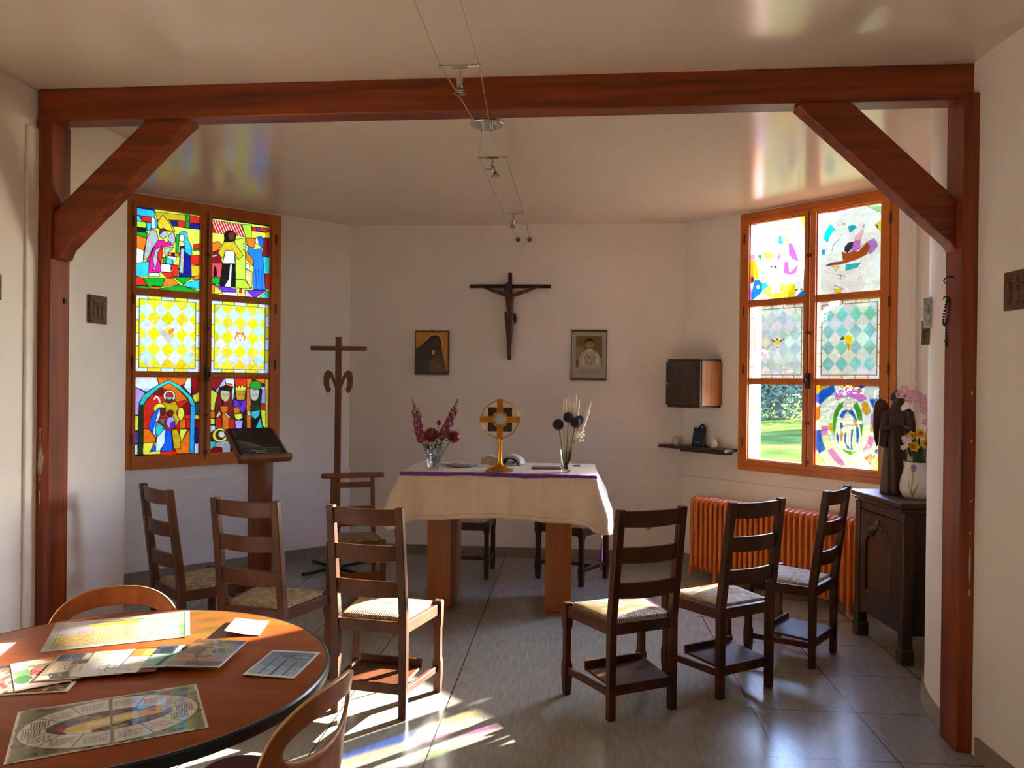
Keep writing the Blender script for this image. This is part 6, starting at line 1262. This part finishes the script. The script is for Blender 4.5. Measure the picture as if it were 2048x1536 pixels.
sheet('brochure', 'brochure with orange picture and dark red corner in the row', 'brochure', rect([(-1.357, 2.328), (-1.25, 2.342), (-1.175, 2.14), (-1.285, 2.125)]), a, 0.0105, .0012, None, None, GB)
a = Art(110, 150, (150, 190, 180)); a.r((44, 66, 92), .0, .0, .5, .4).r((206, 210, 206), .52, .0, 1, .36).p((26, 38, 46), (.05, .1), (.4, .05), (.45, .3), (.15, .36)).p((70, 80, 84), (.3, .9), (.42, .5), (.6, .42), (.5, .6), (.42, .92)).l((226, 230, 226), .03, (.02, .97), (.98, .97)).p((60, 66, 70), (.6, .12), (.8, .08), (.95, .2), (.7, .3))
sheet('brochure', 'teal brochure with a dark bird shape beside the brown magazine', 'brochure', rect([(-1.291, 2.348), (-1.18, 2.36), (-1.12, 2.18), (-1.235, 2.168)]), a, 0.0120, .0012, None, None, GB)
a = Art(130, 150, (134, 104, 82)); a.r((156, 116, 84), .0, .55, 1, .78).p((92, 68, 54), (.0, .0), (1, 0), (1, .16), (.5, .1), (0, .2)).r((176, 118, 78), .0, .72, .98, .8).r((70, 50, 42), .3, .8, .95, .95)
a.l((66, 46, 38), .03, (.35, .35), (.3, .55), (.42, .72), (.6, .6), (.75, .4)).e((170, 140, 116), .58, .45, .2, .16).e((112, 82, 64), .66, .42, .12, .1).l((60, 42, 34), .02, (.5, .66), (.7, .6), (.85, .4)).l((200, 180, 156), .015, (.2, .26), (.9, .3))
for i in range(26): x, y = random.random(), random.random(); a.l(random.choice(((170, 136, 108), (100, 74, 58), (146, 112, 86))), .025, (x, y), (x + .12, y + random.uniform(-.06, .06)))
a.l('W', .02, (.985, 0), (.985, 1)).l('W', .02, (0, .985), (1, .985))
sheet('magazine', 'brown magazine with a carved figure picture at the right end of the row', 'magazine', rect([(-1.193, 2.402), (-1.038, 2.396), (-1.005, 2.173), (-1.165, 2.178)]), a, 0.0135, .004, lambda u, v: 0.006 * (1 - u) * (1 - v), GLOSSP, GB)
# board game like plan in front
a = Art(300, 200, (196, 188, 172)); a.r((120, 116, 86), .02, .03, .98, .97)
for i in range(150):
    x, y = random.random(), random.random(); a.e(random.choice(((86, 104, 52), (70, 62, 40), (150, 132, 60), (110, 116, 100), (60, 70, 66))), x, y, .035, .03, lead=False)
a.e((208, 200, 182), .5, .5, .475, .46).e((60, 54, 44), .5, .5, .33, .2)
for i in range(90):
    t = random.uniform(0, 6.28); r = random.random(); a.e(random.choice(((120, 96, 88), (150, 60, 50), (90, 90, 110), (170, 140, 70), (60, 80, 50), (70, 50, 50))), .5 + .3 * r * math.cos(t), .5 + .17 * r * math.sin(t), .025, .025, lead=False)
a.p((214, 172, 52), (.24, .54), (.36, .46), (.6, .40), (.7, .41), (.78, .36), (.83, .44), (.76, .52), (.6, .56), (.4, .64), (.28, .64)).p((226, 206, 140), (.36, .5), (.6, .44), (.62, .52), (.38, .58)).e((190, 40, 50), .25, .55, .02, .03).e((190, 40, 50), .72, .44, .02, .03).e((150, 196, 206), .68, .34, .04, .04).r((230, 220, 190), .27, .63, .4, .7)
for k in range(14):
    t = 2 * PI * k / 14 + .2; c, s = math.cos(t), math.sin(t); a.l((96, 84, 66), .007, (.5 + .33 * c, .5 + .2 * s), (.5 + .475 * c, .5 + .46 * s))
    t += PI / 14; c, s = math.cos(t), math.sin(t); x, y = .5 + .4 * c, .5 + .335 * s
    if abs(c) > .9:
        for i in range(7): a.l((84, 76, 66), .007, (x - .045 + .014 * i, y - .06), (x - .045 + .014 * i, y + .06))
    else: a.text((84, 76, 66), x - .06, y - .06, x + .06, y + .06, 6, .006, .95)
for w, rx, ry in ((.006, .475, .46), (.005, .33, .2)): a.l((70, 60, 46), w, *[(.5 + rx * math.cos(2 * PI * i / 60), .5 + ry * math.sin(2 * PI * i / 60)) for i in range(61)])
a.l((120, 112, 84), .012, (.5, .03), (.5, .97)).l((212, 198, 188), .014, (.007, .005), (.993, .005), (.993, .995), (.007, .995), (.007, .005))
sheet('game_board', 'laminated oval board plan in front on the round table', 'board', rect([(-1.40, 1.869), (-1.038, 2.093), (-0.879, 1.833), (-1.236, 1.615)]), a, 0.0, .0012, None, LAM)

# bentwood chairs
BENT = mat('bent_ply', (176, 96, 40), 0.33, (152, 78, 28), (18, 3, 3), 3, coat=0.2); PLYE = mat('ply_edge', (206, 160, 104), 0.5); WINE = mat('wine_seat', (96, 26, 22), 0.45, (80, 20, 18), (30, 30, 30))
def bent_chair(label, loc, rz):
    t = thing('bentwood_chair', label, 'chair', loc, rz, 'bent plywood chairs at the round table')
    N = 72
    def sup(a, cx, cz, rx, rz_, p):
        c, s = math.cos(a), math.sin(a); return (cx + rx * math.copysign(abs(c) ** (2 / p), c), cz + rz_ * math.copysign(abs(s) ** (2 / p), s))
    outer = [sup(2 * PI * i / N, 0, 0.62, 0.225 * (1.0 if math.sin(2 * PI * i / N) > 0 else 1 - 0.25 * abs(math.sin(2 * PI * i / N))), 0.185 if math.sin(2 * PI * i / N) > 0 else 0.175, 2.6) for i in range(N)]
    inner = [sup(2 * PI * i / N, 0, 0.682, 0.165, 0.055, 2.3) for i in range(N)]
    R_ = 0.42
    def place(x, z):
        b = 0.055 * ((z - 0.45) / 0.4) ** 1.5 if z > 0.45 else 0
        return (x, -0.19 - b + (R_ - math.sqrt(max(R_ * R_ - x * x, 0))) * 0.9, z)
    m = M(); K = 7; vs = []
    for k in range(K + 1):
        u = k / K; vs += [place(o[0] + (i_[0] - o[0]) * u, o[1] + (i_[1] - o[1]) * u) for o, i_ in zip(outer, inner)]
    m.add(vs, [(k * N + i, k * N + (i + 1) % N, (k + 1) * N + (i + 1) % N, (k + 1) * N + i) for k in range(K) for i in range(N)])
    o = m.obj('backrest', [BENT, PLYE], t, smooth=60); solidify(o, 0.011).modifiers['thick'].material_offset_rim = 1
    st = M(); pts = [sup(2 * PI * i / 48, 0, 0.02, 0.205, 0.205, 3.2) for i in range(48)]
    st.prism(pts, lambda u, v, d: (u, v, d + 0.012 * (v / 0.2) ** 2), 0.438, 0.452); st.obj('seat_shell', BENT, t, bevel=0.003)
    cu = M(); pts = [sup(2 * PI * i / 48, 0, 0.02, 0.195, 0.195, 3.2) for i in range(48)]
    cu.prism(pts, lambda u, v, d: (u, v, d + 0.012 * (v / 0.2) ** 2), 0.452, 0.47); cu.obj('seat_cushion', WINE, t, bevel=0.007, seg=3)
    for s in (-1, 1):
        M().tube([(s * 0.17, 0.17, 0.438), (s * 0.185, 0.2, 0.22), (s * 0.19, 0.215, 0)], [0.016, 0.015, 0.013], 10).obj('front_leg', BENT, t, smooth=60)
        M().tube([(s * 0.16, -0.15, 0.438), (s * 0.175, -0.2, 0.22), (s * 0.18, -0.235, 0)], [0.016, 0.015, 0.013], 10).obj('rear_leg', BENT, t, smooth=60)
        M().beam((s * 0.12, -0.17, 0.43), (s * 0.12, -0.205, 0.5), 0.03, 0.014, (0, 1, 0)).obj('back_bracket', BENT, t, bevel=0.003)
    return t
bent_chair('curved plywood chair behind the round table by the left post', (-1.62, 2.62, 0), math.radians(206))
bent_chair('curved plywood chair with a slotted back at the bottom edge of the photo', (-0.850, 2.055, 0), 1.368)
# ------------------------------------------------------------------ outside
GRASS = mat('lawn_grass', (84, 92, 40), 0.9, (46, 60, 26), (0.6, 0.6, 0.6), 5, spec=0.0)
LEAF = mat('hedge_leaf', (78, 92, 70), 0.9, (56, 70, 54), (0.8, 0.8, 0.8), 3, spec=0.1)
BARK = mat('tree_bark', (88, 78, 66), 0.9, (60, 52, 44), (5, 5, 1))
lw = M(); lw.grid(lambda u, v: (-90 + 180 * u, -20 + 160 * v, -0.35 + 0.25 * math.sin(u * 40) * math.sin(v * 31) * (1 if v > 0.25 else 0)), 90, 80)
o = lw.obj('lawn', GRASS, smooth=60); o['kind'] = 'structure'
def leaves(m, r, centre, n, size):
    for i in range(n):
        p = centre(r); d = Vector((r.gauss(0, 1), r.gauss(0, 1), r.gauss(0, 1))).normalized() * size; e = d.orthogonal().normalized() * size * 0.55
        m.add([p - d, p + e, p + d, p - e], [(0, 1, 2, 3)])
def hedge(x0, y0, x1, y1, h, d, label, seed):
    r = random.Random(seed); m = M(); a, b = Vector((x0, y0, -0.35)), Vector((x1, y1, -0.35)); L = (b - a).length; t = (b - a) / L; n = Vector((-t.y, t.x, 0))
    leaves(m, r, lambda r: a + t * r.uniform(0, L) + n * r.gauss(0, d * 0.3) + Vector((0, 0, h * r.random() ** 0.7 * (0.85 + 0.2 * math.sin(7 * r.random())))), int(L * 220), 0.16)
    o = m.obj('hedge', LEAF, smooth=0, clean=False); tag(o, label, 'hedge'); return o
hedge(2, 45, 34, 40, 2.2, 2.0, 'dark hedge across the lawn beyond the right window', 3)
def tree(x, y, h, s, label, seed):
    r = random.Random(seed); t = thing('tree', label, 'tree', (x, y, -0.4), 0, 'trees beyond the lawn')
    tr_ = M(); tr_.tube([(0, 0, 0), (0.1, 0, h * 0.3), (0, 0.1, h * 0.6), (0.1, 0.1, h * 0.85)], [0.28, 0.22, 0.15, 0.05], 8)
    for i in range(9):
        a = r.uniform(0, 6.28); z = h * r.uniform(0.3, 0.7); tr_.tube([(0, 0, z), (s * 0.5 * math.cos(a), s * 0.5 * math.sin(a), z + h * 0.12), (s * 0.8 * math.cos(a), s * 0.8 * math.sin(a), z + h * 0.22)], [0.09, 0.05, 0.02], 6)
    tr_.obj('trunk', BARK, t)
    cl = [(r.uniform(0, 6.28), s * math.sqrt(r.random()), h * r.uniform(0.25, 0.95), r.uniform(0.7, 1.3)) for i in range(52)]
    def ctr(r):
        a, q, z, k = r.choice(cl); q *= math.cos(max(0, z / h - 0.55) * 2.6)
        return Vector((q * math.cos(a) + r.gauss(0, 0.4) * k, q * math.sin(a) + r.gauss(0, 0.4) * k, z + r.gauss(0, 0.35) * k))
    c = M()
    for a, q, z, k in cl:
        q2 = q * 0.85 * math.cos(max(0, z / h - 0.55) * 2.6); c.sph((q2 * math.cos(a), q2 * math.sin(a), z), (0.95 * k, 0.95 * k, 0.8 * k), 8, 6)
    leaves(c, r, ctr, 9000, 0.11); c.obj('foliage', LEAF, t, smooth=0, clean=False)
tree(12.8, 50, 6.6, 4.0, 'rounded tree beyond the lawn, seen through the left casement', 11); tree(13.3, 36.5, 9.6, 3.1, 'tall broad tree beyond the lawn, seen through the right casement', 12)

# ------------------------------------------------------------------ light
AZ, EL = math.radians(46), math.radians(16.2)
sd = Vector((-math.cos(AZ) * math.cos(EL), -math.sin(AZ) * math.cos(EL), -math.sin(EL)))
sl = bpy.data.lights.new('sun', 'SUN'); sl.energy = 25; sl.angle = math.radians(0.6); sl.color = (1.0, 0.85, 0.70)
so_ = bpy.data.objects.new('sun', sl); COL.objects.link(so_); so_.rotation_euler = sd.to_track_quat('-Z', 'Y').to_euler(); so_.location = (12, 16, 8)
wd = bpy.data.worlds.new('sky'); scene.world = wd; wd.use_nodes = True
nt = wd.node_tree; bg = nt.nodes['Background']
sk = nt.nodes.new('ShaderNodeTexSky'); sk.sky_type = 'NISHITA'; sk.sun_disc = False; sk.sun_elevation = EL
sk.sun_rotation = math.radians(90) - AZ; sk.air_density = 1.0; sk.dust_density = 1.2; sk.ozone_density = 1.0
tn = nt.nodes.new('ShaderNodeMixRGB'); tn.blend_type = 'MULTIPLY'; tn.inputs[0].default_value = 1; tn.inputs[2].default_value = (0.79, 0.97, 1.42, 1)
nt.links.new(sk.outputs[0], tn.inputs[1]); nt.links.new(tn.outputs[0], bg.inputs['Color']); bg.inputs['Strength'].default_value = 0.75
# ------------------------------------------------------------------ camera
F_PX, PIT, ROLL, YAW = 1558.36, 0.0035, 0.011, 0.0793
fw = Vector((-math.sin(YAW), math.cos(YAW), 0)); rt = Vector((math.cos(YAW), math.sin(YAW), 0)); up = Vector((0, 0, 1))
Fv = fw * math.cos(PIT) - up * math.sin(PIT); Uv = up * math.cos(PIT) + fw * math.sin(PIT)
Rv = rt * math.cos(ROLL) + Uv * math.sin(ROLL); Uv = Uv * math.cos(ROLL) - rt * math.sin(ROLL)
cam = bpy.data.cameras.new('camera'); cam.sensor_width = 36; cam.lens = F_PX * 36 / 2048; cam.clip_start = 0.05; cam.clip_end = 400
co = bpy.data.objects.new('camera', cam); COL.objects.link(co)
co.matrix_world = Matrix(((Rv.x, Uv.x, -Fv.x, 0), (Rv.y, Uv.y, -Fv.y, 0), (Rv.z, Uv.z, -Fv.z, 1.6), (0, 0, 0, 1)))
scene.camera = co
vs = scene.view_settings; vs.view_transform = 'Standard'; vs.look = 'None'; vs.gamma = 1; vs.exposure = 2.65; vs.use_curve_mapping = False
scene.cycles.max_bounces = 12; scene.cycles.diffuse_bounces = 6; scene.cycles.glossy_bounces = 4; scene.cycles.transmission_bounces = 8; scene.cycles.transparent_max_bounces = 12
scene.cycles.caustics_reflective = False; scene.cycles.caustics_refractive = False
scene.cycles.sample_clamp_indirect = 8
